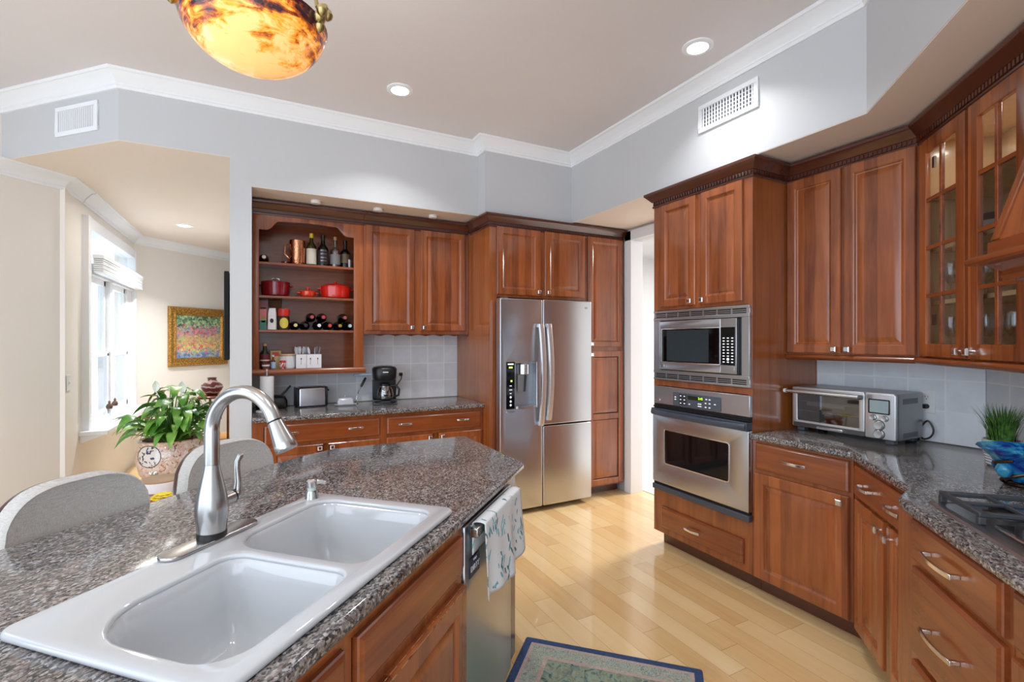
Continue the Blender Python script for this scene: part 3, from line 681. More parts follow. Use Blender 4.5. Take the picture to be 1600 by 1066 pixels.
km = MB(); kb = MB()
for i in range(2):
    for j in range(3): 
        kb.box(-2.362 + i * .032, -2.334 + i * .032, y - .0040, y - .0031, 1.024 + j * .024, 1.044 + j * .024); km.box(-2.355 + i * .032, -2.342 + i * .032, y - .0046, y - .0041, 1.031 + j * .024, 1.037 + j * .024)
for xx, zz in ((-2.14, 1.08), (-2.115, 1.08), (-2.145, 1.055), (-2.115, 1.055), (-2.075, 1.055), (-2.145, 1.03), (-2.115, 1.03), (-2.395, 1.07), (-2.395, 1.055), (-2.275, 1.035), (-2.20, 1.045), (-2.185, 1.045), (-2.20, 1.03), (-2.185, 1.03)): km.box(xx - .006, xx + .006, y - .0046, y - .0031, zz - .003, zz + .003)
build('keys', kb, M['black'], bp); build('key_marks', km, wh, bp)
build('maker_plate', MB().box(-2.585, -2.54, y - .003, y, 1.030, 1.042), M['chrome'], bp)
od = build('door', slab(rrect(-2.598, -1.838, .462, .930, .005, 2), [rrect(-2.485, -1.968, .606, .838, .016, 4)], y - .012, y + .026, .004, 2, 'xz'), M['steel'], ov)
build('window', MB().box(-2.486, -1.967, y - .006, y + .02, .605, .839), M['blackgloss'], od)
build('window_rim', slab(rrect(-2.489, -1.964, .602, .842, .02, 4), [rrect(-2.482, -1.971, .609, .835, .014, 4)], y - .0145, y - .011, .001, 1, 'xz'), M['chrome'], od)
hm = []
for i in range(15):
    u = -1 + i / 7; xx = -2.218 + u * .372; d = y - .030 - .040 * (1 - u ** 4)
    hm.append([(xx, d + .012, .945), (xx, d - .004, .935), (xx, d - .010, .950), (xx, d - .006, .968), (xx, d + .012, .972)])
slate = plain('slate_handle', S(66, 72, 84), .3)
build('handle', MB().loft(hm).box(-2.596, -1.84, y - .028, y + .024, .932, .978), slate, od, bevel=.003)
build('vent_gap', MB().box(-2.596, -1.84, y + .004, y + .024, .979, 1.007).box(-2.596, -1.84, y - .008, y + .003, .985, .994), M['black'], ov)
build('lower_trim', MB().box(-2.600, -1.834, y - .014, y + .02, .407, .444), slate, ov, bevel=.004); build('vent_gap', MB().box(-2.596, -1.84, y + .002, y + .022, .445, .461), M['black'], ov)

# ------------------------------------------------------------------ right wall cabinets
fy = 2.85
U = thing('wall_cabinet', 'tall cherry wall cabinet with two raised-panel doors above the toaster oven', 'cabinet', 'right', (-1.5, fy, 1.34))
build('carcass', MB().box(-1.836, -1.180, fy + .02, 3.148, 1.365, 2.42), M['cherry_side'], U)
ff = MB()
for a, b, c, d in ((-1.836, -1.81, 1.365, 2.42), (-1.205, -1.179, 1.365, 2.42), (-1.81, -1.205, 1.365, 1.40), (-1.81, -1.205, 2.38, 2.42), (-1.54, -1.50, 1.40, 2.38)): ff.box(a, b, fy, fy + .0199, c, d)
build('face_frame', ff, M['cherry_f'], U)
raised_door(U, -1.832, -1.528, 1.378, 2.400, fy - .021, .058, knob=(-1.555, 1.402))
raised_door(U, -1.512, -1.184, 1.376, 2.400, fy - .021, .058, knob=(-1.487, 1.402))
nose(U, -1.836, -1.170, fy, 1.338, out=.028, t=.032)
crown(U, [(-1.838, fy), (-1.178, fy)])
# glass-front corner cabinet (diag frame: x = -s, y = c)
fy = 1.182
G = thing('glass_front_cabinet', 'cherry corner cabinet with two glass-paned doors full of stemware', 'cabinet', 'diag', (-2.45, fy, 1.34))
build('side_panel', MB().box(-2.843, -2.825, fy + .02, 1.495, 1.365, 2.42), M['maple_in'], G); build('side_panel', MB().box(-2.075, -2.057, fy + .02, 1.495, 1.365, 2.42), M['cherry_side'], G)
build('back_panel', MB().box(-2.825, -2.075, 1.485, 1.497, 1.365, 2.42), M['maple_in'], G)
build('floor_panel', MB().box(-2.825, -2.075, fy + .02, 1.485, 1.365, 1.385), M['maple_in'], G); build('top_panel', MB().box(-2.825, -2.075, fy + .02, 1.485, 2.40, 2.42), M['maple_in'], G)
for z in (1.635, 1.885, 2.135): build('shelf', MB().box(-2.824, -2.076, fy + .03, 1.484, z - .018, z), M['maple_in'], G)
ff = MB()
for a, b, c, d in ((-2.846, -2.79, 1.365, 2.42), (-2.10, -2.057, 1.365, 2.42), (-2.79, -2.10, 1.365, 1.395), (-2.79, -2.10, 2.365, 2.42), (-2.44, -2.40, 1.395, 2.365)): ff.box(a, b, fy, fy + .0199, c, d)
build('face_frame', ff, M['cherry_f'], G)
for a, b, kx in ((-2.800, -2.432, -2.457), (-2.408, -2.066, -2.383)):
    d = build('glass_door', slab([(a, 1.376), (b, 1.376), (b, 2.385), (a, 2.385)], [[(a + .062, 1.435), (b - .062, 1.435), (b - .062, 2.322), (a + .062, 2.322)]], fy - .021, fy - .0005, .003, 2, 'xz'), M['cherry'], G, smooth=25)
    mm = MB().box((a + b) / 2 - .009, (a + b) / 2 + .009, fy - .019, fy - .005, 1.434, 2.323)
    for i in (1, 2, 3): z = 1.435 + .8875 * i / 4; mm.box(a + .061, b - .061, fy - .0185, fy - .005, z - .009, z + .009)
    build('muntin_grid', mm, M['cherry_h'], d, bevel=.002); build('glass_pane', MB().box(a + .058, b - .058, fy - .010, fy - .007, 1.43, 2.326), M['glass'], d)
    square_knob(d, kx, 1.405, fy - .021)
    for z in (1.52, 2.25): build('hinge', MB().box(a + .064 if kx == -2.457 else b - .084, a + .084 if kx == -2.457 else b - .064, fy + .003, fy + .012, z, z + .05), M['steel_dark'], d)
for lx in (-2.64, -2.26): area('lamp_or_fill_light', W('diag', lx, 1.34, 2.396), (0, 0, 0), .06, .3, (1, .93, .84))  # fill lights added to brighten the cabinet interior, no fixtures
nose(G, -2.850, -2.057, fy, 1.338, out=.028, t=.032)
crown(G, [(-2.8495, fy), (-2.057, fy)])
N = thing('wall_cabinet', 'cherry wall panel cabinet directly above the range hood', 'cabinet', 'diag', (-1.5, fy, 2.2))
build('carcass', MB().box(-2.055, -.90, fy + .02, 1.497, 2.20, 2.42), M['cherry_side'], N); build('face_frame', MB().box(-2.055, -.90, fy, fy + .0199, 2.20, 2.42), M['cherry_h'], N); crown(N, [(-2.055, fy), (-.90, fy)])

# range hood
H = thing('range_hood', 'tapered cherry range hood with moulded ledge above the cooktop', 'range hood', 'diag', (-1.475, 1.2, 1.645))
hx0, hx1 = -1.985, -.965
def hring(i, y, z): return [(hx0 + i, y, z), (hx1 - i, y, z), (hx1 - i, 1.497, z), (hx0 + i, 1.497, z)]
build('lower_moulding', MB().loft([hring(.012, 1.045, 1.645), hring(.006, 1.038, 1.66), hring(.012, 1.044, 1.672), hring(-.006, 1.022, 1.690), hring(-.010, 1.010, 1.698)]), M['cherry_h'], H, smooth=25)
build('ledge', MB().loft([hring(-.035, .972, 1.6985), hring(-.040, .966, 1.705), hring(-.040, .966, 1.716), hring(-.032, .974, 1.724), hring(-.012, .995, 1.727)]), M['cherry_h'], H, smooth=25)
build('apron', MB().loft([hring(.0, 1.010, 1.7275), hring(.0, 1.010, 1.768), hring(.008, 1.018, 1.772)]), M['cherry_h'], H)
rings = []
for z in (1.7725, 2.0, 2.19): rings.append(hring(.005 + .40 * (z - 1.7725), 1.022 + .143 * (z - 1.7725), z))
hb = build('canopy', MB().loft(rings), M['cherry'], H)
for s in (0, 1):
    e = MB(); r = []
    for z in (1.775, 2.19):
        i = .005 + .40 * (z - 1.7725); y = 1.022 + .143 * (z - 1.7725); xx = hx0 + i if s == 0 else hx1 - i; w = .032 if s == 0 else -.032
        r.append([(xx - .003 * (1 if s == 0 else -1), y - .008, z), (xx + w, y - .008, z), (xx + w, y + .002, z), (xx - .003 * (1 if s == 0 else -1), y + .002, z)])
    build('edge_strip', MB().loft(r), M['cherry_f'], H, bevel=.003)
build('underside', MB().box(hx0 + .03, hx1 - .03, 1.07, 1.48, 1.640, 1.6449), M['steel'], H)
# right base cabinets
fy = 2.525
A = thing('base_cabinet', 'cherry base cabinet with one door and drawer beneath the toaster oven', 'cabinet', 'right', (-1.57, fy, 0))
base_box(A, -1.836, -1.303, fy, 3.145, ((-1.836, -1.808), (-1.33, -1.303)), ((-1.836, -1.303, .10, .118), (-1.836, -1.303, .69, .74), (-1.836, -1.303, .86, .885)))
drawer(A, -1.812, -1.316, .720, .872, fy - .021, (-1.577,), w=.115, pz=.80)
raised_door(A, -1.816, -1.316, .108, .700, fy - .021, .062, knob=(-1.35, .667))
fy = .866
A2 = thing('base_cabinet', 'angled cherry corner base cabinet with two narrow doors below one drawer', 'cabinet', 'diag', (-2.35, fy, 0))
base_box(A2, -2.702, -2.042, fy, 1.495, ((-2.702, -2.65), (-2.07, -2.042)), ((-2.702, -2.042, .10, .118), (-2.702, -2.042, .70, .74), (-2.702, -2.042, .86, .885), (-2.345, -2.29, .10, .74)))
drawer(A2, -2.655, -2.058, .725, .868, fy - .021, (-2.49, -2.20), w=.105, pz=.80)
raised_door(A2, -2.645, -2.335, .108, .712, fy - .021, .058, knob=(-2.362, .672)); raised_door(A2, -2.300, -2.055, .108, .712, fy - .021, .058, knob=(-2.272, .667))
fy = .786
A3 = thing('base_cabinet', 'cherry cabinet of stacked drawers under the left end of the cooktop', 'cabinet', 'diag', (-1.66, fy, 0))
base_box(A3, -2.040, -1.443, fy, 1.495, ((-2.040, -1.86), (-1.47, -1.443)), ((-2.04, -1.443, .10, .118), (-2.04, -1.443, .71, .745), (-2.04, -1.443, .86, .885), (-2.04, -1.443, .41, .45)))
for z0, z1 in ((.740, .872), (.436, .718), (.115, .415)): drawer(A3, -1.905, -1.458, z0, z1, fy - .021, (-1.70,), w=.15, pz=(z0 + z1) / 2 if z1 > .8 or z0 < .2 else .572)
A4 = thing('base_cabinet', 'cherry base cabinet at the right edge under the cooktop front', 'cabinet', 'diag', (-1.0, fy, 0))
base_box(A4, -1.441, -.60, fy, 1.495, ((-1.441, -1.41), (-.63, -.60)), ((-1.441, -.60, .10, .118), (-1.441, -.60, .71, .745), (-1.441, -.60, .86, .885)))
drawer(A4, -1.420, -.62, .740, .872, fy - .021, (-1.02,), w=.15); raised_door(A4, -1.420, -1.03, .108, .718, fy - .021, knob=(-1.06, .68)); raised_door(A4, -1.00, -.62, .108, .718, fy - .021, knob=(-.97, .68))
wt = [(-3.520, .926), (-3.062, .468), (-2.688, .842), (-2.13, .842), (-2.095, .835), (-1.985, .765), (-1.94, .752), (-1.90, .750), (-.45, .750), (-.45, 1.503), (-2.953, 1.503)]
solo('right_countertop', 'dark granite countertop bending under the toaster oven towards the cooktop', 'countertop', 'diag', (-2.2, 1.2, .8855), slab(wt, [], .8855, .92, .012, 3), M['granite'])
struct('backsplash_tiles_right', MB().box(-1.836, -1.03, 3.142, 3.1495, .921, 1.37), M['tileR'], fr='right')
M['tileD'] = tiles('stone_tile_diagonal', .163, -2.945, .92, (226, 229, 233))
struct('backsplash_tiles_diagonal', MB().box(-2.945, -.45, 1.497, 1.5045, .921, 1.37).box(-2.05, -.45, 1.4975, 1.5045, 1.37, 2.2), M['tileD'], fr='diag')

# ------------------------------------------------------------------ island (island frame: x = s, y = -c)
def isl(x, y): return ((x + y) * K, (y - x) * K)        # world X,Y -> island frame
i1, i2, i3 = isl(1.03, 1.856), isl(1.03, 2.528), isl(.33, 2.528)
io = [(-.25, .568), i1, i2, i3, (1.80, 1.602), (1.68, 1.612), (-.25, 1.612)]
solo('island_countertop', 'large dark granite island countertop around the white double sink', 'countertop', 'island', (1.0, 1.1, .8855),
     slab(io, [rrect(.585, 1.345, .65, 1.095, .04)], .8855, .92, .012, 3), M['granite'])
fy = .60
IB = thing('sink_cabinet', 'cherry island cabinet with worn door below the white double sink', 'cabinet', 'island', (1.1, fy, 0))
build('side_panel', MB().box(.50, .52, fy + .02, 1.18, .10, .885), M['cherry_side'], IB); build('side_panel', MB().box(1.376, 1.394, fy + .02, 1.18, .10, .885), M['cherry_side'], IB)
build('back_panel', MB().box(.52, 1.376, 1.165, 1.18, .10, .885), M['cherry_side'], IB); build('floor_panel', MB().box(.52, 1.376, fy + .02, 1.165, .10, .12), M['cherry_side'], IB)
ff = MB()
for a, b, c, d in ((.50, .52, .10, .885), (.805, .837, .10, .885), (1.376, 1.394, .10, .885), (.52, .805, .70, .745), (.52, .805, .852, .885), (.52, .805, .10, .12), (.837, 1.376, .70, .745), (.837, 1.376, .852, .885), (.837, 1.376, .10, .12)): ff.box(a, b, fy, fy + .0199, c, d)
build('face_frame', ff, M['cherry_f'], IB); build('toe_kick', MB().box(.50, 1.394, fy + .075, 1.15, 0, .0999), M['cherry_dark'], IB)
drawer(IB, .842, 1.374, .738, .852, fy - .019, name='false_drawer_front')
drawer(IB, .515, .800, .738, .852, fy - .019, name='false_drawer_front'); raised_door(IB, .515, .800, .112, .70, fy - .021, knob=(.775, .67))
dd = raised_door(IB, .842, 1.388, .112, .700, fy - .021, .07, label='door with finish worn off its top edge')
t = NT('worn_wood_edge'); n = t.noise(t.scale(t.obj(), (30, 60, 60)), 1, 4, .7)
wm = t.fin(t.ramp(n, [(.45, CD), (.52, S(196, 150, 100)), (.62, S(140, 70, 36))]), .5)
build('worn_edge', MB().loft([[(x, fy - .0216, .6935), (x, fy - .0195, .6975), (x, fy - .012, .7006), (x, fy - .0216, .690)] for x in (.86, 1.0, 1.2, 1.372)]), wm, dd)
IC = thing('base_cabinet', 'cherry island base cabinet nearest the camera, left of the sink cabinet', 'cabinet', 'island', (.3, fy, 0))
base_box(IC, .10, .499, fy, 1.18, ((.10, .13), (.465, .499)), ((.10, .499, .10, .118),), z1=.69)
build('top_rail', MB().box(.10, .499, fy, fy + .02, .6905, .885), M['cherry'], IC)
drawer(IC, .12, .48, .738, .852, fy - .019, (.30,)); raised_door(IC, .12, .48, .112, .68, fy - .021, knob=(.45, .65))
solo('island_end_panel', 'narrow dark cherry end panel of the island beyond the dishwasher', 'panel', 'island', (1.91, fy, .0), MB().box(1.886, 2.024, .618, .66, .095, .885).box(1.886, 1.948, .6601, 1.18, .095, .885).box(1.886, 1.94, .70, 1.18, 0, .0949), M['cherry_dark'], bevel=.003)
solo('island_back_panel', 'cherry back panel of the island on the stool side', 'panel', 'island', (.9, 1.19, 0), MB().box(.10, 1.948, 1.182, 1.215, 0, .885), M['cherry'])
# dishwasher
DW = thing('dishwasher', 'stainless dishwasher in the island with a towel over its handle', 'dishwasher', 'island', (1.64, .60, 0)); y = .592
build('body', MB().box(1.41, 1.876, y + .045, 1.16, .10, .872), M['black'], DW)
build('door', slab(rrect(1.404, 1.882, .125, .868, .005, 2), [], y, y + .04, .005, 2, 'xz'), M['steel'], DW)
build('handle', MB().box(1.412, 1.874, y - .040, y - .012, .834, .864).box(1.45, 1.475, y - .013, y + .002, .840, .860).box(1.836, 1.861, y - .013, y + .002, .840, .860), M['steel_v'], DW, bevel=.004)
build('toe_kick', MB().box(1.404, 1.882, y + .08, y + .10, 0, .12), M['black'], DW)
mg = thing('dishwasher_magnet', 'small dark magnet sign reading DIRTY on the dishwasher', 'sign', 'island', (1.478, y - .0005, .69), local=True)
build('plate', MB().box(-.042, .042, -.003, 0, 0, .062), plain('magnet_navy', S(44, 48, 70), .4), mg, bevel=.001)
build('lettering', text_mb('DIRTY', .026).xf(lambda p: Vector((p.x, p.y - .0035, p.z + .026))).add(text_mb('clean', .014), lambda p: Vector((-p.x, p.y - .0035, -p.z + .051))), M['white'], mg, smooth=0)
# dish towel
t = NT('leafy_towel'); o = t.obj(); x, y, zz = t.sep(o); n = t.noise(o, 55, 3); big = t.noise(o, 11, 2); lf = 0.0
for sg, off, sc_ in ((.7, 0., 52.0), (-.8, 3., 46.0), (.15, 7., 60.0)):     # slim leaves leaning three ways
    u = t.math('MULTIPLY_ADD', zz, sg, x); w = t.math('MULTIPLY_ADD', x, -sg, zz)
    v = t.n('ShaderNodeTexVoronoi', ins={'Vector': t.comb(u, off, t.math('MULTIPLY', w, .30)), 'Scale': sc_})
    hit = t.math('MULTIPLY', t.math('LESS_THAN', v.outputs['Distance'], .34), t.math('GREATER_THAN', t.sep(v.outputs['Color'])[0], .58))
    lf = t.math('MAXIMUM', hit, lf)
sel = t.math('GREATER_THAN', big, .44); pc = t.ramp(t.noise(o, 30, 2), [(.42, S(52, 104, 118)), (.58, S(126, 190, 200))])
c = t.mix(t.math('MULTIPLY', lf, sel), S(222, 224, 226), pc); t.bump(t.noise(o, 260, 2), .15, .001)
tw_m = t.fin(c, .85)
def towel():
    m = MB(); nx = 26
    def pt(u, w):                      # u across, w down the path: front hem -> bar -> back hem
        x = 1.440 + u * .392
        fold = .010 * sin(u * 9 + .6) + .006 * sin(u * 19)
        L = .245 + .030 * u * sin(u * 3) - .015 * u
        if w < .62:
            q = w / .62; z = .868 - L * (1 - q); yy = .545 - .006 + fold * (1 - q) * 1.2 - .016 * (1 - q)
            x = 1.650 + (x - 1.650) * (1 - .05 * (1 - q) * (1 - u)) + .012 * (1 - q) * u
        elif w < .78:
            a = (w - .62) / .16 * pi; z = .868 + .007 * sin(a); yy = .5605 - .0215 * cos(a)
        else:
            q = (w - .78) / .22; z = .868 - .10 * q; yy = .582 + .002 * q * sin(u * 7)
        return (x, yy, z)
    ws = [i / 20 * .62 for i in range(20)] + [.62 + .16 * i / 8 for i in range(8)] + [.78 + .22 * i / 6 for i in range(7)]
    for off in (0, 1):
        n0 = len(m.v)
        for w in ws:
            for i in range(nx): m.v.append(pt(i / (nx - 1), w))
        if off == 0:
            for a in range(len(ws) - 1):
                for b in range(nx - 1):
                    m.f.append((n0 + a * nx + b, n0 + a * nx + b + 1, n0 + (a + 1) * nx + b + 1, n0 + (a + 1) * nx + b)); m.m.append(0)
            break
    return m
tw = solo('dish_towel', 'white dish towel with teal leaf print hung over the dishwasher handle', 'towel', 'island', (1.65, .55, .72), towel(), tw_m)
md = tw.modifiers.new('thick', 'SOLIDIFY'); md.thickness = .0025; md.offset = 0

# ------------------------------------------------------------------ sink
SK = thing('kitchen_sink', 'white enamel drop-in double sink in the island countertop', 'sink', 'island', (.96, .87, .92))
def bowl_loop(b, i=0., z=0., n=8):
    x0, x1, y0, y1, r = b; rr_ = [max(.012, q - i) for q in r]
    return [(p[0], p[1], z) for p in rrect(x0 + i, x1 - i, y0 + i, y1 - i, rr_, n)]
bowls = [(.588, .928, .662, 1.000, (.045, .05, .13, .075)), (.962, 1.330, .662, 1.060, (.05, .06, .10, .045))]
outer = rrect(.545, 1.380, .614, 1.134, .032, 8)
rim = slab(outer, [[(p[0], p[1]) for p in bowl_loop(b)] for b in bowls], .9202, .936, .0075, 3)
build('rim', rim, M['enamel'], SK, smooth=60)
for b, dep in zip(bowls, (.20, .20)):
    prof = [(-.0075, .9285), (-.004, .9275), (0, .924), (.006, .915), (.014, .89), (.024, .82), (.036, .775), (.055, .748), (.085, .738), (.12, .735)]
    rings = [bowl_loop(b, i, z) for i, z in prof]
    m = MB().loft(rings, False, True)
    build('basin', m, M['enamel'], SK, smooth=60)
    cx, cy = (b[0] + b[1]) / 2, (b[2] + b[3]) / 2
    build('drain', MB().lathe([(.043, .7352), (.041, .738), (.034, .736), (.02, .7365), (.002, .739)], (cx, cy, 0), 28, cap0=False), M['chrome'], SK)
# faucet
FC = thing('faucet', 'brushed steel pull-down kitchen faucet with high arched spout behind the sink', 'faucet', 'island', (.966, 1.112, .936), local=True)
pl = rrect(-.135, .135, -.031, .031, .0305, 10)
build('deck_plate', slab(pl, [], .0, .010, .004, 3), M['steel_v'], FC)
build('base_ring', MB().lathe([(.0345, .0102), (.0345, .024), (.033, .025)], n=36), M['black'], FC)
build('body', MB().lathe([(.0335, .0251), (.0355, .045), (.0385, .07), (.038, .09), (.034, .12), (.0275, .15), (.0215, .175), (.0185, .19), (.0182, .1955)], n=40), M['steel_v'], FC)
arc = [(0, 0, .196), (0, 0, .24), (0, 0, .278)]
R_, cz = .103, .282
for a in range(180, 14, -8): arc.append((0, -(R_ + R_ * cos(radians(a))), cz + R_ * sin(radians(a))))
nk = MB().tube(arc, [.0178] * 3 + [.0172] * (len(arc) - 3), 24); build('spout', nk, M['steel_v'], FC)
e = Vector(arc[-1]); td = (Vector(arc[-1]) - Vector(arc[-2])).normalized(); td = (td + Vector((0, -.10, 0))).normalized()
build('joint_ring', MB().tube([e, e + td * .004], .0174, 24), M['black'], FC)
hp = [e + td * q for q in (.0042, .02, .04, .06, .074, .078)]
build('spray_head', MB().tube(hp, [.0176, .0196, .0226, .0256, .0272, .0255], 28), M['steel_v'], FC)
nd = Vector((0, td.z, -td.y)); nd = nd if nd.y > 0 else -nd
ba = e + td * .032 + nd * .0205
build('spray_button', MB().tube([ba, ba + td * .016, ba + td * .034], [.006, .0075, .005], 10), M['black'], FC)
lv = MB().tube([(.03, 0, .092), (.062, 0, .094)], .0175, 22)
build('lever_hub', lv, M['steel_v'], FC); build('hub_ring', MB().tube([(.0621, 0, .094), (.066, 0, .0945)], .018, 22), M['black'], FC)
build('lever', MB().tube([(.0661, 0, .0945), (.074, 0, .097), (.080, 0, .106), (.081, 0, .13), (.079, .002, .165), (.080, .002, .185), (.088, .001, .197), (.094, 0, .199)], [.0165, .016, .0125, .0095, .0078, .0078, .0085, .006], 16), M['steel_v'], FC)
SD = thing('soap_dispenser', 'clear and chrome soap dispenser pump at the back of the sink', 'soap dispenser', 'island', (1.322, 1.098, .936), local=True)
build('collar', MB().lathe([(.0215, 0), (.0205, .004), (.0185, .02), (.016, .026)]), M['steel_v'], SD)
build('clear_ring', MB().lathe([(.0135, .0262), (.0135, .036)]), plain('clear_plastic', S(196, 214, 208), .15), SD)
build('pump_head', MB().lathe([(.0155, .0362), (.0165, .042), (.016, .056), (.010, .061), (.002, .062)]), M['chrome'], SD)
build('nozzle', MB().tube([(.010, -.010, .050), (.022, -.022, .050), (.030, -.030, .043)], [.0075, .0065, .0055], 12), M['chrome'], SD)

# ------------------------------------------------------------------ stools
t = NT('grey_linen'); o = t.obj(); a = t.noise(t.scale(o, (900, 900, 60)), 1, 2); b = t.noise(t.scale(o, (60, 60, 900)), 1, 2)
f = t.math('ADD', t.math('MULTIPLY', a, .5), t.math('MULTIPLY', b, .5)); t.bump(f, .25, .001)
linen = t.fin(t.ramp(f, [(.35, S(164, 160, 155)), (.65, S(206, 202, 197))]), .9)
walnut = wood('walnut', S(50, 26, 14), S(92, 52, 30), (14, 14, 2))
ST = thing('counter_stool', 'grey upholstered counter stool at left edge, pushed up to the island', 'stool', 'island', (1.003, 1.645, 0), 'counter stools', local=True)
def backrest():
    """curved cushion with rounded top corners; local y = 0 is its front face, away from the island is +y"""
    m = MB(); N_ = 40
    hw, z0, z1 = .198, .62, 1.042
    top = []
    for i in range(N_ + 1):                        # outline of the upper edge: superellipse over the width
        u = -1 + 2 * i / N_; h = (1 - abs(u) ** 3.2) ** (1 / 2.2); top.append((u * hw, z1 - .16 + .16 * h))
    outline = top[::-1] + [(-hw * .97, z0), (hw * .97, z0)]
    cx, cz_ = 0, .86
    def ring(k, y):
        r = []
        for x, z in outline:
            xx = cx + (x - cx) * k; zz = cz_ + (z - cz_) * k
            r.append((xx, y - .33 * xx * xx * 1.0 + .10 * (zz - .7) ** 2, zz))
        return r
    m.loft([ring(.93, .004), ring(.97, .0), ring(.99, .006), ring(1.0, .02), ring(1.0, .052), ring(.985, .064), ring(.93, .07)])
    return m
build('backrest', backrest(), linen, ST, smooth=50)
build('back_frame', MB().add(backrest(), lambda p: Vector((p.x * 1.004, p.y * .55 + .040, .86 + (p.z - .86) * .99))), walnut, ST, smooth=50)
build('seat', MB().loft([[(x, y, .60) for x, y in rrect(-.24, .24, -.44, .02, .06)], [(x, y, .62) for x, y in rrect(-.25, .25, -.45, .03, .07)], [(x, y, .66) for x, y in rrect(-.25, .25, -.45, .03, .07)], [(x, y, .675) for x, y in rrect(-.22, .22, -.42, .0, .06)]]), linen, ST, smooth=50)
for sx in (-1, 1):
    for yy in (-.40, .02): build('leg', MB().tube([(sx * .21, yy, .60), (sx * .235, yy + (.03 if yy > 0 else -.02), 0)], [.021, .015], 10), walnut, ST)
build('footrest', MB().tube([(-.218, -.41, .22), (.218, -.41, .22)], .011, 8), walnut, ST)
dup(ST, 'island', (1.545, 1.665, 0), -6, 'grey upholstered counter stool standing in front of the potted peace lily')

# ------------------------------------------------------------------ things on the bar shelves
dg = plain('dark_bottle_glass', S(14, 15, 13), .08); green = plain('green_bottle_glass', S(20, 44, 24), .08)
olive = plain('olive_bottle_glass', S(46, 44, 16), .1); cream = plain('cream_label', S(222, 214, 196), .6); gold = NT('gold_foil').fin(S(190, 150, 80), .35, 1.0)
yel = plain('yellow_wax', S(226, 190, 20), .4); red_e = NT('red_enamel').fin(S(206, 34, 22), .12, 0, Coat_Weight=.6)
dred = NT('wine_red_enamel').fin(S(128, 16, 32), .14, 0, Coat_Weight=.6); orange_e = NT('orange_enamel').fin(S(214, 56, 26), .12, 0, Coat_Weight=.6)
cork = plain('cork', S(186, 140, 96), .8); pink = plain('pink_card', S(214, 150, 150), .6); paper = plain('white_card', S(232, 232, 234), .6)
teal = plain('teal_card', S(70, 130, 120), .6); redp = plain('red_plastic', S(206, 52, 44), .35); kraft = plain('brown_paper', S(122, 84, 54), .75)
t = NT('hammered_copper'); v = t.n('ShaderNodeTexVoronoi', ins={'Vector': t.obj(), 'Scale': 110.0}); t.bump(v.outputs['Distance'], .35, .003); copper = t.fin(S(214, 146, 108), .22, 1.0)

def bottle(name_label, x, y, z, r, h, body, cap, label=None, neck=.28, sh=.60, group=None, neckr=.36, extra=None):
    b = thing('bottle', name_label, 'bottle', 'back', (x, y, z), group, local=True)
    build('glass_body', MB().lathe([(r * .6, .0), (r, .004), (r, h * sh), (r * .93, h * (sh + .06)), (r * neckr * 1.15, h * (sh + .17)), (r * neckr, h * .86), (r * neckr, h * .93)], n=24), body, b)
    build('cap', MB().lathe([(r * neckr * 1.12, h * .86 if cap is not cork else h * .9), (r * neckr * 1.12, h * .99), (r * neckr * .9, h)], n=18), cap, b)
    if label:
        a0, a1 = label[1], label[2]
        build('paper_label', MB().lathe([(r + .0006, h * a0), (r + .0006, h * a1)], n=24, cap0=False, cap1=False), label[0], b)
    return b
z = 2.0475
bottle('olive liquor bottle with yellow wax cap and cream label, top shelf', .386, 4.21, z, .038, .262, olive, yel, (cream, .05, .52), sh=.56)
b = bottle('black liquor bottle with red and silver lettering on the top shelf', .474, 4.21, z, .043, .258, dg, dg, (plain('dark_print', S(40, 26, 28), .4), .08, .5), sh=.52)
lm = MB()
for i, (w, zz) in enumerate(((.05, .128), (.044, .10), (.05, .07), (.036, .045))): lm.loft([[(sin(a) * .0445, -cos(a) * .0445, zz - .005) for a in [(-.55 + 1.1 * k / 6) for k in range(7)]], [(sin(a) * .0445, -cos(a) * .0445, zz + .005) for a in [(-.55 + 1.1 * k / 6) for k in range(7)]]], False, False, close=False)
build('lettering', lm, [M['steel_dark']], b)
clearb = glass_thin('clear_bottle_glass', (.82, .84, .86, 1), .18)
bottle('clear glass liquor bottle with tall cork stopper, top shelf', .568, 4.21, z, .040, .252, clearb, cork, (plain('grey_label', S(128, 122, 124), .5), .1, .42), sh=.50, neckr=.30)
bottle('short dark liquor bottle with gold crest at right end of top shelf', .650, 4.23, z, .040, .232, dg, dg, (plain('crest_label', S(92, 74, 44), .4), .18, .5), sh=.52)
solo('shot_glass', 'small clear shot glass before the dark bottle on top shelf', 'glass', 'back', (.674, 4.165, z), MB().lathe([(.017, 0), (.022, .065), (.020, .065), (.015, .006), (.001, .006)], n=20, cap1=False), M['glassware'], local=True)
cm = thing('copper_tumbler', 'tall hammered copper ice bucket tumbler on the top shelf', 'tumbler', 'back', (.283, 4.20, z), local=True)
build('cup', MB().lathe([(.050, 0), (.053, .006), (.059, .19), (.057, .192), (.050, .01), (.001, .01)], n=32, cap1=False), copper, cm)
build('handle', MB().tube([(-.055, 0, .165), (-.088, 0, .15), (-.09, 0, .08), (-.055, 0, .045)], .006, 8), copper, cm)
solo('small_dark_dish', 'small dark red dish half behind the copper tumbler', 'dish', 'back', (.205, 4.28, z), MB().lathe([(.02, 0), (.034, .012), (.036, .03), (.03, .03), (.015, .008), (.001, .008)], n=20, cap1=False), dred, local=True)
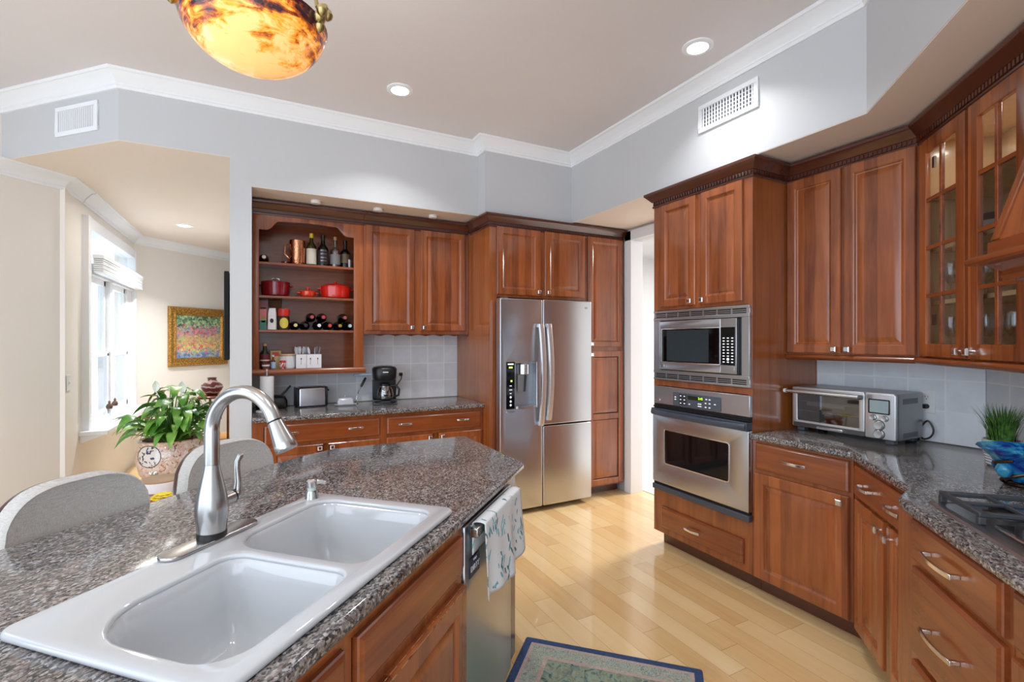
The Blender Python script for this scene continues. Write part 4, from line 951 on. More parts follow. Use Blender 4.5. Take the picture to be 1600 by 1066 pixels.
def lying(x, z, cap_m, label, y=4.135, r=.0365, depth=.225, capr=.0135, off=(.012, .012), group='wine bottles lying on the shelves'):
    b = thing('wine_bottle', label, 'wine bottle', 'back', (x, y, z), group, local=True)
    build('glass_body', MB().lathe([(.014, .0), (.0145, .05), (.020, .075), (r, .115), (r, depth), (r * .9, depth + .004)], (0, 0, r), 22, 'y'), dg, b)
    build('cap', MB().lathe([(.002, -.002), (capr, -.001), (capr + .001, .03), (capr, .031)], (0, 0, r), 16, 'y'), cap_m, b)
lying(.046, z, cream, 'wine bottle lying alone with cream cap at left end of top shelf')
z = 1.5335
specs = [(.266, plain('cap_yellow', S(214, 206, 140), .5), 'cream-yellow cap, first of the bottom row beside the jar'), (.341, M['black'], 'black cap, second of the bottom row'), (.438, plain('cap_white', S(222, 226, 232), .4), 'white cap in the middle of the bottom row'), (.518, plain('cap_red', S(206, 62, 60), .4), 'bright red cap in the bottom row'), (.597, gold, 'gold cap in the bottom row'), (.673, plain('cap_silver', S(186, 196, 200), .35), 'silver cap at right end of the bottom row')]
for x, c, lb in specs: lying(x, z, c, 'wine bottle lying on its side, ' + lb)
for x, c, lb in ((.385, plain('cap_rose', S(176, 70, 74), .5), 'stacked on top, rose cap, leftmost'), (.470, plain('cap_rose2', S(184, 66, 72), .5), 'stacked on top, rose cap, middle of the three'), (.634, plain('cap_brick', S(166, 82, 76), .5), 'stacked on top, brick-red cap, rightmost')): lying(x, z + .066, c, 'wine bottle ' + lb)
def pot(label, x, y, z, rx, ry, h, m, knob_m, lidh, handles=True, loop=False):
    p = thing('cast_iron_pot', label, 'pot', 'back', (x, y, z), local=True)
    build('pot_body', MB().lathe([(.80, 0), (.93, .008), (.985, h * .35), (1.0, h), (.96, h), (.93, h - .01), (.9, .012), (.01, .012)], n=40, sx=rx, sy=ry, cap1=False), m, p)
    build('lid', MB().lathe([(1.02, h + .0005), (1.03, h + .006), (.97, h + .010), (.80, h + lidh * .55), (.45, h + lidh * .92), (.01, h + lidh)], n=40, sx=rx, sy=ry), m, p)
    if loop: build('lid_handle', MB().tube([(-.028, 0, h + lidh - .004), (-.026, 0, h + lidh + .012), (0, 0, h + lidh + .017), (.026, 0, h + lidh + .012), (.028, 0, h + lidh - .004)], .0055, 10), knob_m, p)
    else: build('knob', MB().lathe([(.007, h + lidh - .001), (.007, h + lidh + .007), (.016, h + lidh + .011), (.015, h + lidh + .017), (.001, h + lidh + .019)], n=18), knob_m, p)
    for s in (-1, 1): build('side_handle', MB().tube([(s * rx * .97, -.03, h * .80), (s * (rx + .018), -.024, h * .82), (s * (rx + .022), 0, h * .82), (s * (rx + .018), .024, h * .82), (s * rx * .97, .03, h * .80)], .006, 8), m, p)
z = 1.7935
pot('deep wine-red dutch oven at left end of the middle shelf', .128, 4.235, z, .102, .10, .105, dred, M['chrome'], .022, loop=True)
pot('tiny orange-red casserole between the two big pots', .357, 4.19, z, .056, .055, .040, orange_e, orange_e, .022)
pot('bright red shallow braiser at right end of the middle shelf', .573, 4.235, z, .118, .105, .092, red_e, red_e, .034)
def carton(name, label, x, y, z, w, d, h, m, cat='box', rz=0, marks=()):
    c = thing(name, label, cat, 'back', (x, y, z), rz=rz, local=True)
    build('carton', MB().box(-w / 2, w / 2, -d / 2, d / 2, 0, h), m, c, bevel=.0015)
    for (a, b, c0, d0, mm) in marks: build('printed_panel', MB().box(a * w, b * w, -d / 2 - .0008, -d / 2 - .0001, c0 * h, d0 * h), mm, c)
    return c
z = 1.5335
ltxt = plain('dark_ink', S(40, 36, 40), .6)
carton('tall_carton', 'tall pale pink carton at back left of the wine shelf', .043, 4.29, z, .066, .05, .225, pink, marks=((-.3, .3, .74, .78, ltxt),))
carton('floral_carton', 'leafy green and pink carton in front at left end of wine shelf', .040, 4.17, z, .048, .04, .155, plain('floral_card', S(196, 120, 118), .6), marks=((-.5, .5, 0, .45, teal), (-.2, .3, .35, .6, plain('leaf_print', S(120, 160, 80), .6))))
g = thing('white_carton', 'white gable-topped carton with dark oval print on the wine shelf', 'box', 'back', (.104, 4.16, z), rz=-10, local=True)
build('carton', MB().loft([[(-.028, -.028, 0), (.028, -.028, 0), (.028, .028, 0), (-.028, .028, 0)], [(-.026, -.026, .12), (.026, -.026, .12), (.026, .026, .12), (-.026, .026, .12)], [(-.022, -.004, .165), (.022, -.004, .165), (.022, .004, .165), (-.022, .004, .165)]]), paper, g, bevel=.001)
build('oval_print', MB().lathe([(.001, -.0292), (.013, -.0292), (.013, -.0275)], (0, 0, .068), 18, 'y', sy=1.3), ltxt, g)
j = thing('spice_jar', 'jar with red lid and round yellow label on the wine shelf', 'jar', 'back', (.184, 4.18, z), local=True)
build('jar_body', MB().lathe([(.036, 0), (.041, .006), (.041, .098), (.036, .105)], n=28), plain('jar_dark', S(62, 44, 34), .15), j)
build('lid', MB().lathe([(.040, .1055), (.042, .110), (.042, .158), (.038, .163)], n=28), redp, j)
lb = MB(); lb.loft([[(sin(a) * .0418, -cos(a) * .0418, .052 + s_ * .040 * sqrt(max(0, 1 - (a / .82) ** 2))) for a in [-.8 + 1.6 * k / 12 for k in range(13)]] for s_ in (-1, 1)], False, False, close=False)
build('yellow_label', lb, plain('yellow_label_paper', S(222, 204, 84), .5), j)
kb = thing('paper_bag', 'crumpled brown paper bag with clear clip at back of wine shelf', 'bag', 'back', (.128, 4.31, z), local=True)
build('bag_body', MB().loft([rr2 for rr2 in [[(x, y, zz) for x, y in rrect(-w, w, -d, d, .01, 3)] for w, d, zz in ((.04, .03, 0), (.046, .034, .08), (.042, .028, .16), (.046, .012, .21), (.05, .004, .236))]]), kraft, kb)
z = 1.2325
b = bottle('dark green liqueur bottle with cork on the lowest shelf', .052, 4.18, z, .034, .195, green, cork, (plain('maroon_label', S(110, 30, 50), .5), .22, .58), sh=.56)
build('white_band', MB().lathe([(.0349, .062), (.0349, .072)], n=24, cap0=False, cap1=False), cream, b)
bottle('tiny amber bottle with pale blue label in front on the lowest shelf', .109, 4.15, z, .018, .108, plain('amber_glass', S(90, 44, 14), .1), paper, (plain('blue_label', S(170, 200, 226), .5), .05, .5), sh=.5)
c = thing('snack_cup', 'small brown and white cup on ledge of the lowest shelf', 'cup', 'back', (.058, 4.09, z + .003), local=True)
build('cup_body', MB().lathe([(.022, 0), (.026, .036), (.027, .040), (.001, .041)], n=20), plain('brown_cup', S(130, 66, 44), .5), c); build('cup_band', MB().lathe([(.0262, .022), (.0272, .034)], n=20, cap0=False, cap1=False), paper, c)
pz = thing('tea_pouch', 'yellow foil pouch with red top beside the green liqueur bottle', 'pouch', 'back', (.128, 4.24, z), local=True)
build('pouch_body', MB().loft([[(x, y, zz) for x, y in rrect(-w, w, -d, d, d * .6, 3)] for w, d, zz in ((.034, .018, 0), (.037, .022, .04), (.038, .012, .10), (.039, .003, .138))]), plain('yellow_foil', S(206, 182, 120), .4), pz)
build('red_panel', MB().box(-.024, .024, -.0165, -.0150, .098, .128), redp, pz)
wb = thing('wire_basket', 'white ribbed canister with wooden lid on the lowest shelf', 'canister', 'back', (.212, 4.21, z), local=True)
m_ = MB().lathe([(.050, 0), (.053, .004), (.053, .095), (.050, .098)], n=28)
for i in range(28): a = 2 * pi * i / 28; m_.tube([(.0532 * cos(a), .0532 * sin(a), .006), (.0532 * cos(a), .0532 * sin(a), .094)], .0022, 6)
build('canister_body', m_, paper, wb); build('wooden_lid', MB().lathe([(.056, .0985), (.058, .103), (.058, .110), (.055, .113), (.001, .113)], n=28), M['maple_in'], wb)
nj = thing('candy_jar', 'small jar of red and white mints before the white canister', 'jar', 'back', (.175, 4.14, z), local=True)
t = NT('red_white_candy'); vv = t.n('ShaderNodeTexVoronoi', ins={'Vector': t.obj(), 'Scale': 120.0}); nj_m = t.fin(t.ramp(t.sep(vv.outputs['Color'])[0], [(.6, S(230, 222, 218)), (.62, S(190, 60, 60))]), .4)
build('jar_body', MB().lathe([(.020, 0), (.022, .004), (.022, .044), (.018, .048)], n=18), nj_m, nj); build('lid', MB().lathe([(.021, .0485), (.021, .062), (.019, .064)], n=18), redp, nj)
def caddy(x, w, n, label):
    c = thing('cutlery_box', label, 'box', 'back', (x, 4.20, z), 'white cutlery boxes', local=True)
    m = MB(); h = .108; d = .10; q = .003
    for a, b, e, f in ((-w / 2, w / 2, -d / 2, -d / 2 + q), (-w / 2, w / 2, d / 2 - q, d / 2), (-w / 2, -w / 2 + q, -d / 2 + q, d / 2 - q), (w / 2 - q, w / 2, -d / 2 + q, d / 2 - q)): m.box(a, b, e, f, 0, h)
    build('box_body', m.box(-w / 2 + q, w / 2 - q, -d / 2 + q, d / 2 - q, 0, q), paper, c)
    for i in range(n):
        xx = -w / 2 + w * (i + .5) / n; k = MB().box(xx - .0012, xx + .0012, -d / 2 - .0008, -d / 2 - .0001, .028, .072)
        k.lathe([(.001, -d / 2 - .0009), (.0045, -d / 2 - .0009), (.0045, -d / 2 - .0001)], (xx, 0, .074), 12, 'y', sy=1.7); build('utensil_icon', k, ltxt, c)
caddy(.307, .074, 1, 'white box with one printed utensil, left of the pair on lowest shelf')
caddy(.401, .108, 2, 'white box with two printed utensils, right of the pair on lowest shelf')
random.seed(3)
plast = plain('clear_plastic_cutlery', S(212, 214, 222), .2)
def utensil():
    m = MB().loft([[(-.004, 0, 0), (.004, 0, 0), (.004, .002, 0), (-.004, .002, 0)], [(-.003, 0, .10), (.003, 0, .10), (.003, .002, .10), (-.003, .002, .10)], [(-.009, .002, .122), (.009, .002, .122), (.009, .004, .122), (-.009, .004, .122)], [(-.010, .001, .145), (.010, .001, .145), (.010, .003, .145), (-.010, .003, .145)], [(-.004, 0, .165), (.004, 0, .165), (.004, .002, .165), (-.004, .002, .165)]])
    return m
u0 = None
for i in range(20):
    x = .285 + .045 * random.random() if i < 14 else .36 + .08 * random.random(); yy = 4.17 + .06 * random.random()
    if u0 is None:
        u0 = solo('plastic_utensil', 'clear plastic disposable utensil standing in the white cutlery boxes', 'utensil', 'back', (x, yy, z + .005), utensil(), plast, 'clear plastic utensils in white boxes', local=True); o = u0
    else: o = u0.copy(); COL.objects.link(o); o.location = (x, yy, z + .005)
    o.rotation_euler = (random.uniform(-.12, .12), random.uniform(-.38, .30) if i < 14 else random.uniform(-.1, .3), random.uniform(0, 3))

# ------------------------------------------------------------------ things on the bar counter
z = .9205
pt_ = thing('paper_towel_holder', 'upright paper towel roll on white disc base at left of the bar', 'paper towel', 'back', (.064, 4.02, z), local=True)
build('base', MB().lathe([(.070, 0), (.073, .004), (.073, .012), (.068, .016), (.01, .017)], n=36), paper, pt_); build('roll', MB().lathe([(.045, .0175), (.0465, .020), (.0465, .262), (.045, .265), (.018, .265), (.018, .2)], n=36), paper, pt_); build('post', MB().lathe([(.006, .20), (.006, .30), (.010, .305), (.008, .318), (.001, .32)], n=14), M['steel'], pt_)
ap = thing('small_appliance', 'low black countertop grill behind the paper towel roll', 'appliance', 'back', (.10, 4.25, z), local=True)
build('body', MB().loft([[(x, y, zz) for x, y in rrect(-.11 + i, .11 - i, -.09 + i, .09 - i, .03)] for i, zz in ((.01, 0), (0, .015), (0, .06), (.012, .085), (.05, .10))]), M['black'], ap); build('handle', MB().tube([(.06, -.03, .095), (.10, -.02, .13), (.135, 0, .17)], .008, 8), M['black'], ap)
to = thing('toaster', 'long steel two-slot toaster with black ends on the bar counter', 'toaster', 'back', (.385, 4.24, z), rz=6, local=True)
build('shell', MB().loft([[(x, y, zz) for x, y in rrect(-.104 + i, .104 - i, -.065 + i, .065 - i, .018)] for i, zz in ((0, .012), (0, .14), (.004, .152), (.012, .158))]), M['steel'], to, smooth=50)
for s in (-1, 1): build('end_cap', MB().box(min(s * .1045, s * .118), max(s * .1045, s * .118), -.063, .063, .006, .156), M['black'], to, bevel=.006)
build('base', MB().box(-.112, .112, -.066, .066, 0, .0115), M['black'], to, bevel=.003); build('slot', MB().box(-.088, .088, -.035, -.008, .1582, .1595).box(-.088, .088, .012, .038, .1582, .1595), M['blackgloss'], to); build('lever', MB().box(.1185, .138, -.018, .018, .118, .130), M['black'], to, bevel=.003); build('dial', MB().lathe([(.012, .1185), (.011, .128), (.001, .129)], (0, 0, .045), 14, 'x'), M['black'], to)
bd = thing('butter_dish', 'white lidded butter dish between toaster and coffee maker', 'butter dish', 'back', (.640, 4.17, z), local=True)
build('plate', MB().loft([[(x, y, zz) for x, y in rrect(-.085 + i, .085 - i, -.05 + i, .05 - i, .02)] for i, zz in ((.012, 0), (.002, .008), (0, .012), (.006, .013))]), M['enamel'], bd); build('lid', MB().loft([[(x, y, zz) for x, y in rrect(-.064 + i, .064 - i, -.036 + i, .036 - i, .014)] for i, zz in ((0, .0135), (.001, .04), (.008, .056), (.022, .062))]), M['enamel'], bd, smooth=60); build('knob', MB().lathe([(.005, .062), (.006, .068), (.011, .074), (.008, .081), (.001, .083)], n=16), M['enamel'], bd)
cf = thing('coffee_maker', 'black drip coffee maker with glass carafe on the bar counter', 'coffee maker', 'back', (.955, 4.14, z), rz=-8, local=True)
build('base', MB().loft([[(x, y, zz) for x, y in rrect(-.098 + i, .098 - i, -.12 + i, .11 - i, (.06, .03, .03, .06))] for i, zz in ((0, 0), (0, .022), (.008, .03))]), M['black'], cf); build('front_lip', MB().loft([[(-.095, -.121, .004), (.095, -.121, .004), (.095, -.05, .032), (-.095, -.05, .032)], [(-.09, -.123, .006), (.09, -.123, .006), (.088, -.052, .036), (-.088, -.052, .036)]]), M['greyplastic'], cf)
build('power_button', MB().lathe([(.011, 0), (.010, .004), (.001, .005)], (.01, -.095, .0175), 16), M['black'], cf)
build('tower', MB().box(-.095, .095, .035, .108, .030, .20), M['black'], cf, bevel=.008)
build('reservoir', MB().loft([[(x, y, zz) for x, y in rrect(-.100 + i, .100 - i, -.075 + i, .112 - i, (.07, .03, .03, .07))] for i, zz in ((.012, .196), (.004, .215), (0, .29), (.012, .306), (.05, .314))]), M['black'], cf, smooth=50)
build('brand_mark', MB().box(-.022, .022, -.0775, -.0755, .262, .270), M['white'], cf)
ca = build('carafe', MB().lathe([(.045, .0355), (.062, .045), (.068, .08), (.060, .12), (.045, .145), (.043, .15)], (0, -.035, 0), 28), glass_thin('smoked_glass', (.30, .28, .27, 1), .3), cf)
build('coffee_level', MB().lathe([(.044, .0375), (.060, .046), (.0655, .07), (.001, .0705)], (0, -.035, 0), 24), plain('coffee', S(40, 24, 18), .2), cf)
build('carafe_lid', MB().lathe([(.046, .1505), (.047, .166), (.030, .176), (.001, .178)], (0, -.035, 0), 24), M['black'], cf)
build('carafe_handle', MB().tube([(.042, -.06, .150), (.085, -.085, .155), (.108, -.098, .125), (.103, -.095, .075), (.072, -.075, .062)], .0095, 10), M['black'], cf)
build('carafe_band', MB().lathe([(.0452, .140), (.0462, .1502)], (0, -.035, 0), 28, cap0=False, cap1=False), M['steel'], cf)
ou = thing('wall_outlet', 'white wall outlet with black plug beside the coffee maker', 'outlet', 'back', (1.150, 4.380, 1.06), local=True)
build('cover_plate', MB().box(-.036, .036, -.006, -.0002, 0, .118), M['white'], ou, bevel=.002); build('plug', MB().box(-.014, .014, -.034, -.0062, .072, .10), M['black'], ou, bevel=.004)
cdd = solo('power_cord', 'short black cord from the outlet to the coffee maker', 'cord', 'back', (1.15, 4.34, 1.14), MB().tube(smooth_path([(0, 0, 0), (-.004, -.01, -.03), (-.03, -.03, -.06), (-.055, -.035, -.10), (-.06, -.03, -.16), (-.06, -.03, -.2155)]), .004, 8), M['black'], local=True)
sb = thing('towel_bar', 'slim pale blue bar mounted beside the open shelves end', 'bar', 'back', (.80, 4.30, 1.145), local=True)
build('rail', MB().box(-.075, .085, -.02, .0, 0, .022), plain('pale_blue_plastic', S(176, 192, 214), .35), sb, bevel=.006); build('bracket', MB().box(-.04, .05, .0002, .0805, .004, .018), M['steel'], sb)
fr_ = thing('milk_frother', 'slim whisk with black grip leaning beside the coffee maker', 'whisk', 'back', (.735, 4.25, z), local=True)
gp = [(0, 0, .004), (.012, 0, .06), (.03, .02, .10), (.055, .05, .135)]
build('wire', MB().tube(gp, .004, 8), M['chrome'], fr_); build('grip', MB().tube([(.0555, .0505, .136), (.08, .07, .175), (.10, .085, .205)], [.010, .012, .009], 12), M['black'], fr_); build('foot', MB().lathe([(.024, 0), (.022, .006), (.001, .008)], n=18), M['chrome'], fr_)

# ------------------------------------------------------------------ toaster oven and things on the right counter
TO = thing('toaster_oven', 'brushed steel toaster oven with long handle and dials on the right counter', 'toaster oven', 'right', (-1.533, 2.842, z), rz=-1.0, local=True)
w0, w1 = -.268, .268; yf, yb = -.005, .265
body = MB().loft([[(x, y, zz) for x, y in rrect(w0, w1, yf + .012, yb, .02)] for zz in (.022, .258)])
build('shell', body, plain('grey_metal', S(150, 152, 154), .3, .8), TO, bevel=.003)
build('front_frame', slab(rrect(w0, .125, .024, .256, .008, 3), [rrect(w0 + .03, .098, .062, .216, .006, 3)], yf - .006, yf + .0115, .003, 2, 'xz'), M['steel_light'], TO)
build('control_panel', slab(rrect(.127, w1, .024, .256, .008, 3), [], yf - .006, yf + .0115, .003, 2, 'xz'), M['steel_light'], TO)
gd = build('glass_door', MB().box(w0 + .029, .099, yf - .002, yf + .004, .061, .217), glass_thin('tinted_glass', (.55, .56, .57, 1), .16), TO)
build('oven_cavity', MB().box(w0 + .03, .098, yf + .006, yf + .0112, .062, .216), plain('oven_dark', S(52, 50, 48), .4, .3), TO)
build('wire_rack', MB().box(w0 + .034, .094, yf + .0045, yf + .0058, .118, .122).box(w0 + .034, .094, yf + .0045, yf + .0058, .172, .175), M['chrome'], TO); build('baking_tray', MB().box(w0 + .09, .03, yf + .0045, yf + .0058, .076, .098), M['black'], TO); build('foil', MB().loft([[(x, yf + .0045 + .001 * (k % 2), zz + .006 * random.random()) for k, x in enumerate([w0 + .08 + .026 * i for i in range(9)])] for zz in (.148, .168)], False, False, close=False), M['chrome'], TO)
build('handle', MB().tube([(w0 - .018, yf - .048, .232), (.128, yf - .048, .232)], .0105, 14).box(w0 + .012, w0 + .03, yf - .048, yf - .006, .226, .238).box(.098, .116, yf - .048, yf - .006, .226, .238), M['steel_light'], TO)
for xx in (w0 - .022, .120): build('handle_cap', MB().tube([(xx, yf - .048, .232), (xx + .014, yf - .048, .232)], .0125, 14), M['white'] if xx < 0 else M['greyplastic'], TO)
build('screen', MB().box(.150, .238, yf - .0085, yf - .0062, .158, .222), plain('lcd_grey', S(150, 166, 168), .2), TO, bevel=.002); build('screen_rim', slab(rrect(.144, .244, .152, .228, .006, 3), [rrect(.150, .238, .158, .222, .003, 3)], yf - .0095, yf - .0062, .001, 1, 'xz'), M['black'], TO)
for xx, zz, rr_ in ((.168, .132, .013), (.222, .132, .013), (.195, .095, .022), (.195, .050, .022)):
    build('dial_ring', MB().lathe([(rr_ * 1.22, yf - .0061), (rr_ * 1.2, yf - .0072), (rr_ * 1.05, yf - .0075)], (xx, 0, zz), 24, 'y'), M['greyplastic'], TO)
    build('dial', MB().lathe([(rr_, yf - .0062), (rr_ * 1.05, yf - .010), (rr_ * .95, yf - .022), (rr_ * .86, yf - .024), (.001, yf - .022)], (xx, 0, zz), 24, 'y'), M['steel_light'], TO)
vg = plain('vent_grey', S(96, 98, 100), .5)
for a, b in ((.205, .232), (.034, .058)): build('side_vent', MB().box(.2682, .2695, .06, .20, a, b), vg, TO)
build('crumb_tray', MB().box(-.12, .02, yf - .016, yf - .0062, .026, .040), M['steel'], TO, bevel=.002); build('lower_strip', MB().box(w0 + .01, .126, yf - .0075, yf - .0062, .026, .05), M['steel_dark'], TO)
for xx in (-.23, .23):
    for yy in (.03, .22): build('foot', MB().box(xx - .02, xx + .02, yy - .02, yy + .02, 0, .0215), M['greyplastic'], TO, bevel=.003)
o2 = thing('wall_outlet', 'white wall outlet behind the toaster oven with its black plug', 'outlet', 'right', (-1.262, 3.141, 1.068), local=True)
build('cover_plate', MB().box(-.037, .037, -.006, -.0002, 0, .118), M['white'], o2, bevel=.002)
build('socket', MB().lathe([(.001, -.0085), (.015, -.0085), (.0155, -.006)], (0, 0, .083), 18, 'y'), M['white'], o2); build('socket_slots', MB().box(-.007, -.005, -.0092, -.0086, .082, .090).box(.005, .007, -.0092, -.0086, .082, .090).box(-.002, .002, -.0092, -.0086, .072, .076), M['black'], o2)
build('plug', MB().tube([(0, -.0062, .035), (-.002, -.02, .035), (-.03, -.026, .036)], [.013, .013, .008], 10), M['black'], o2)
solo('power_cord', 'black power cord looping from outlet down behind the toaster oven', 'cord', 'right', (-1.262, 3.10, 1.10), MB().tube(smooth_path([(-.03, .01, .004), (-.04, .008, -.02), (-.035, .006, -.08), (-.02, .004, -.14), (.0, .0, -.166), (.03, .004, -.15), (.04, .006, -.11), (.015, .008, -.07), (-.012, .0, -.11), (-.012, -.02, -.165), (-.005, -.03, -.1745), (-.0, -.05, -.175)]), .0045, 8), M['black'], local=True)
GP = thing('potted_grass', 'artificial green grass in a ribbed white pot on the right counter', 'potted plant', 'diag', (-2.585, 1.365, z), local=True)
pr = [(.045, 0)]
for i in range(9): pr += [(.050 + .0015 * i, .003 + i * .0115), (.0525 + .0015 * i, .008 + i * .0115), (.050 + .0015 * i, .0125 + i * .0115)]
build('pot', MB().lathe(pr + [(.063, .110), (.058, .110), (.056, .095), (.001, .095)], n=32, cap1=False), M['enamel'], GP)
random.seed(5); gm = MB()
for i in range(260):
    a = random.random() * 2 * pi; r0 = .045 * sqrt(random.random()); l = random.uniform(.10, .175); b = random.uniform(.1, .42) * (r0 / .045 + .2); w = .0032
    dx, dy = cos(a), sin(a); px, py = -dy, dx; pts = []
    for k_ in range(5):
        u = k_ / 4; rr_ = r0 + l * b * u * u; hz = .094 + l * u * (1 - .25 * b * u); ww_ = w * (1 - u) ** .7 + .0002
        pts.append([(dx * rr_ - px * ww_, dy * rr_ - py * ww_, hz), (dx * rr_ + dx * .0006, dy * rr_ + dy * .0006, hz + .0004), (dx * rr_ + px * ww_, dy * rr_ + py * ww_, hz)])
    gm.loft(pts, True, True)
t = NT('grass_green'); gg = t.fin(t.ramp(t.noise(t.obj(), 60, 3), [(.35, S(28, 62, 18)), (.65, S(86, 132, 46))]), .45)
gr = build('grass_blades', gm, gg, GP, smooth=0); gr['kind'] = 'stuff'
BW = thing('glass_bowl', 'cobalt and turquoise glass bowl in a swirled stand by the grass pot', 'bowl', 'diag', (-2.25, 1.250, z), local=True)
t = NT('blue_art_glass'); n = t.noise(t.obj(), 16, 3, .6, 1.0); bc = t.ramp(n, [(.38, S(14, 50, 150)), (.46, S(20, 110, 190)), (.56, S(50, 165, 205)), (.72, S(130, 205, 200))])
bgm = t.fin(bc, .06, 0, Transmission_Weight=.35, IOR=1.4, Coat_Weight=.5)
build('glass_body', MB().lathe([(.035, .012), (.055, .022), (.082, .060), (.105, .098), (.148, .132), (.152, .134), (.148, .138), (.102, .106), (.078, .068), (.05, .032), (.001, .026)], n=48, cap1=False), bgm, BW, smooth=60)
bz = NT('bronze_swirl').fin(S(96, 74, 58), .35, 1.0); sm = MB()
for q in range(3):
    sm.tube([((.06 + .045 * u + .01 * sin(u * 9)) * cos(q * 2.1 + u * 3.4), (.06 + .045 * u + .01 * sin(u * 9)) * sin(q * 2.1 + u * 3.4), .006 + .095 * u) for u in [i / 22 for i in range(23)]], .006, 8)
build('metal_swirl', sm, bz, BW); build('stand_ring', MB().lathe([(.060, 0), (.066, .006), (.060, .012), (.052, .008)], n=32, cap0=False, cap1=False), bz, BW)
for q in range(4):
    a = q * 1.57 + .4; build('glass_knob', MB().lathe([(.001, -.030), (.02, -.022), (.031, 0), (.022, .022), (.001, .030)], (.092 * cos(a), .092 * sin(a), .06), 20), bgm, BW, smooth=60)

for o in BW.children:
    for v in o.data.vertices: v.co.x *= .84; v.co.y *= .84

# cooktop
KT = thing('cooktop', 'steel gas cooktop with cast iron grates set into the right counter', 'cooktop', 'diag', (-1.475, 1.08, .92))
build('steel_frame', MB().loft([[(x, y, zz) for x, y in rrect(-1.930 + i, -1.02 - i, .822 + i, 1.345 - i, .012, 3)] for i, zz in ((0, .9205), (.004, .928), (.018, .931), (.022, .929))]), M['steel'], KT)
def grate(x0, x1):
    m = MB(); y0_, y1_ = .850, 1.315; h0, h1 = .950, .964
    for a, b, c, d in ((x0, x1, y0_, y0_ + .016), (x0, x1, y1_ - .016, y1_), (x0, x0 + .016, y0_ + .016, y1_ - .016), (x1 - .016, x1, y0_ + .016, y1_ - .016), (x0 + .016, x1 - .016, (y0_ + y1_) / 2 - .006, (y0_ + y1_) / 2 + .006)): m.box(a, b, c, d, h0, h1)
    for cy in (y0_ + .115, y1_ - .115): m.box(x0 + .016, x1 - .016, cy - .005, cy + .005, h0 + .002, h1)
    m.box((x0 + x1) / 2 - .005, (x0 + x1) / 2 + .005, y0_ + .016, y1_ - .016, h0 + .003, h1)
    for a in (x0 + .008, x1 - .008):
        for c in (y0_ + .008, y1_ - .008): m.box(a - .009, a + .009, c - .009, c + .009, .9292, h0)
    return m
for a, b in ((-1.922, -1.708), (-1.352, -1.138)):
    build('grate', grate(a, b), M['iron'], KT, bevel=.003)
    for cy in (.965, 1.20):
        build('burner', MB().lathe([(.052, .9292), (.050, .936), (.036, .940), (.036, .946), (.030, .949), (.001, .949)], ((a + b) / 2, cy, 0), 28), M['black'], KT)
build('center_vent', slab(rrect(-1.695, -1.365, .87, 1.31, .02, 4), [], .9312, .938, .002, 1), M['chrome'], KT)
for i in range(4): build('control_knob', MB().lathe([(.022, .9382), (.020, .956), (.001, .958)], (-1.62 + .06 * i, .905, 0), 20), M['black'], KT)

# stemware behind the glass doors
wg = MB().lathe([(.030, 0), (.029, .002), (.005, .006), (.0035, .07), (.012, .08), (.030, .105), (.034, .135), (.029, .175), (.028, .175), (.032, .135), (.028, .107), (.010, .083), (.001, .082)], n=20, cap1=False)
spots = []
for zz, shn in ((1.3855, 'floor'), (1.6355, 'second shelf')):
    for j, cy in enumerate((1.275, 1.40)):
        for i in range(8): spots.append((-2.775 + i * .087 + .02 * j, cy, zz, shn, 'front' if j == 0 else 'back'))
g0 = None
for x, y, zz, shn, rw in spots:
    lab = 'clear stemmed glass in the ' + rw + ' row on the ' + shn + ' of the glass-front cabinet'
    if g0 is None: g0 = solo('wine_glass', lab, 'glass', 'diag', (x, y, zz), wg, M['glassware'], 'stemware ' + rw + ' row ' + shn, local=True, smooth=60)
    else: o = g0.copy(); COL.objects.link(o); o.location = W('diag', x, y, zz); o['label'] = lab; o['group'] = 'stemware ' + rw + ' row ' + shn
for x, zz, lab, rr_, n_ in ((-2.62, 1.8855, 'stack of grey-banded bowls behind the left glass door', .062, 3), (-2.25, 1.8855, 'stack of dark-rimmed bowls behind the right glass door', .07, 4)):
    for i in range(n_):
        solo('bowl', lab + (', bottom one' if i == 0 else ', top one' if i == n_ - 1 else ', in the middle'), 'bowl', 'diag', (x, 1.36, zz + i * .03), MB().lathe([(rr_ * .5, 0), (rr_ * .8, .02), (rr_, .05), (rr_ * .96, .05), (rr_ * .74, .026), (.001, .012)], n=28, cap1=False), M['enamel'] if i % 2 else plain('grey_stoneware', S(88, 92, 100), .3), 'bowls ' + lab[-15:], local=True)

# ------------------------------------------------------------------ rug
RG = thing('rug', 'blue bordered oriental rug on the floor before the island', 'rug', 'island', (1.65, .25, 0)); random.seed(9)
def rugmat(name, cols, sc_, dist=1.2):
    t = NT(name); n = t.noise(t.obj(), sc_, 4, .6, dist); t.bump(t.noise(t.obj(), 300, 2), .3, .002)
    k = len(cols); return t.fin(t.ramp(n, [(.32 + .36 * i / (k - 1), c) for i, c in enumerate(cols)]), .95)
navy = rugmat('rug_navy', [S(38, 60, 98), S(58, 84, 124)], 60); rose = rugmat('rug_rose', [S(168, 146, 138), S(190, 170, 160)], 60)
vine = rugmat('rug_vine', [S(60, 84, 100), S(126, 150, 148), S(176, 184, 168), S(150, 132, 112), S(96, 120, 128)], 42, 3.0)
field = rugmat('rug_field', [S(40, 58, 72), S(104, 126, 118), S(146, 158, 138), S(128, 134, 112), S(86, 112, 112)], 16, 1.6)
x0, x1, y0, y1 = .70, 2.285, -.160, .640
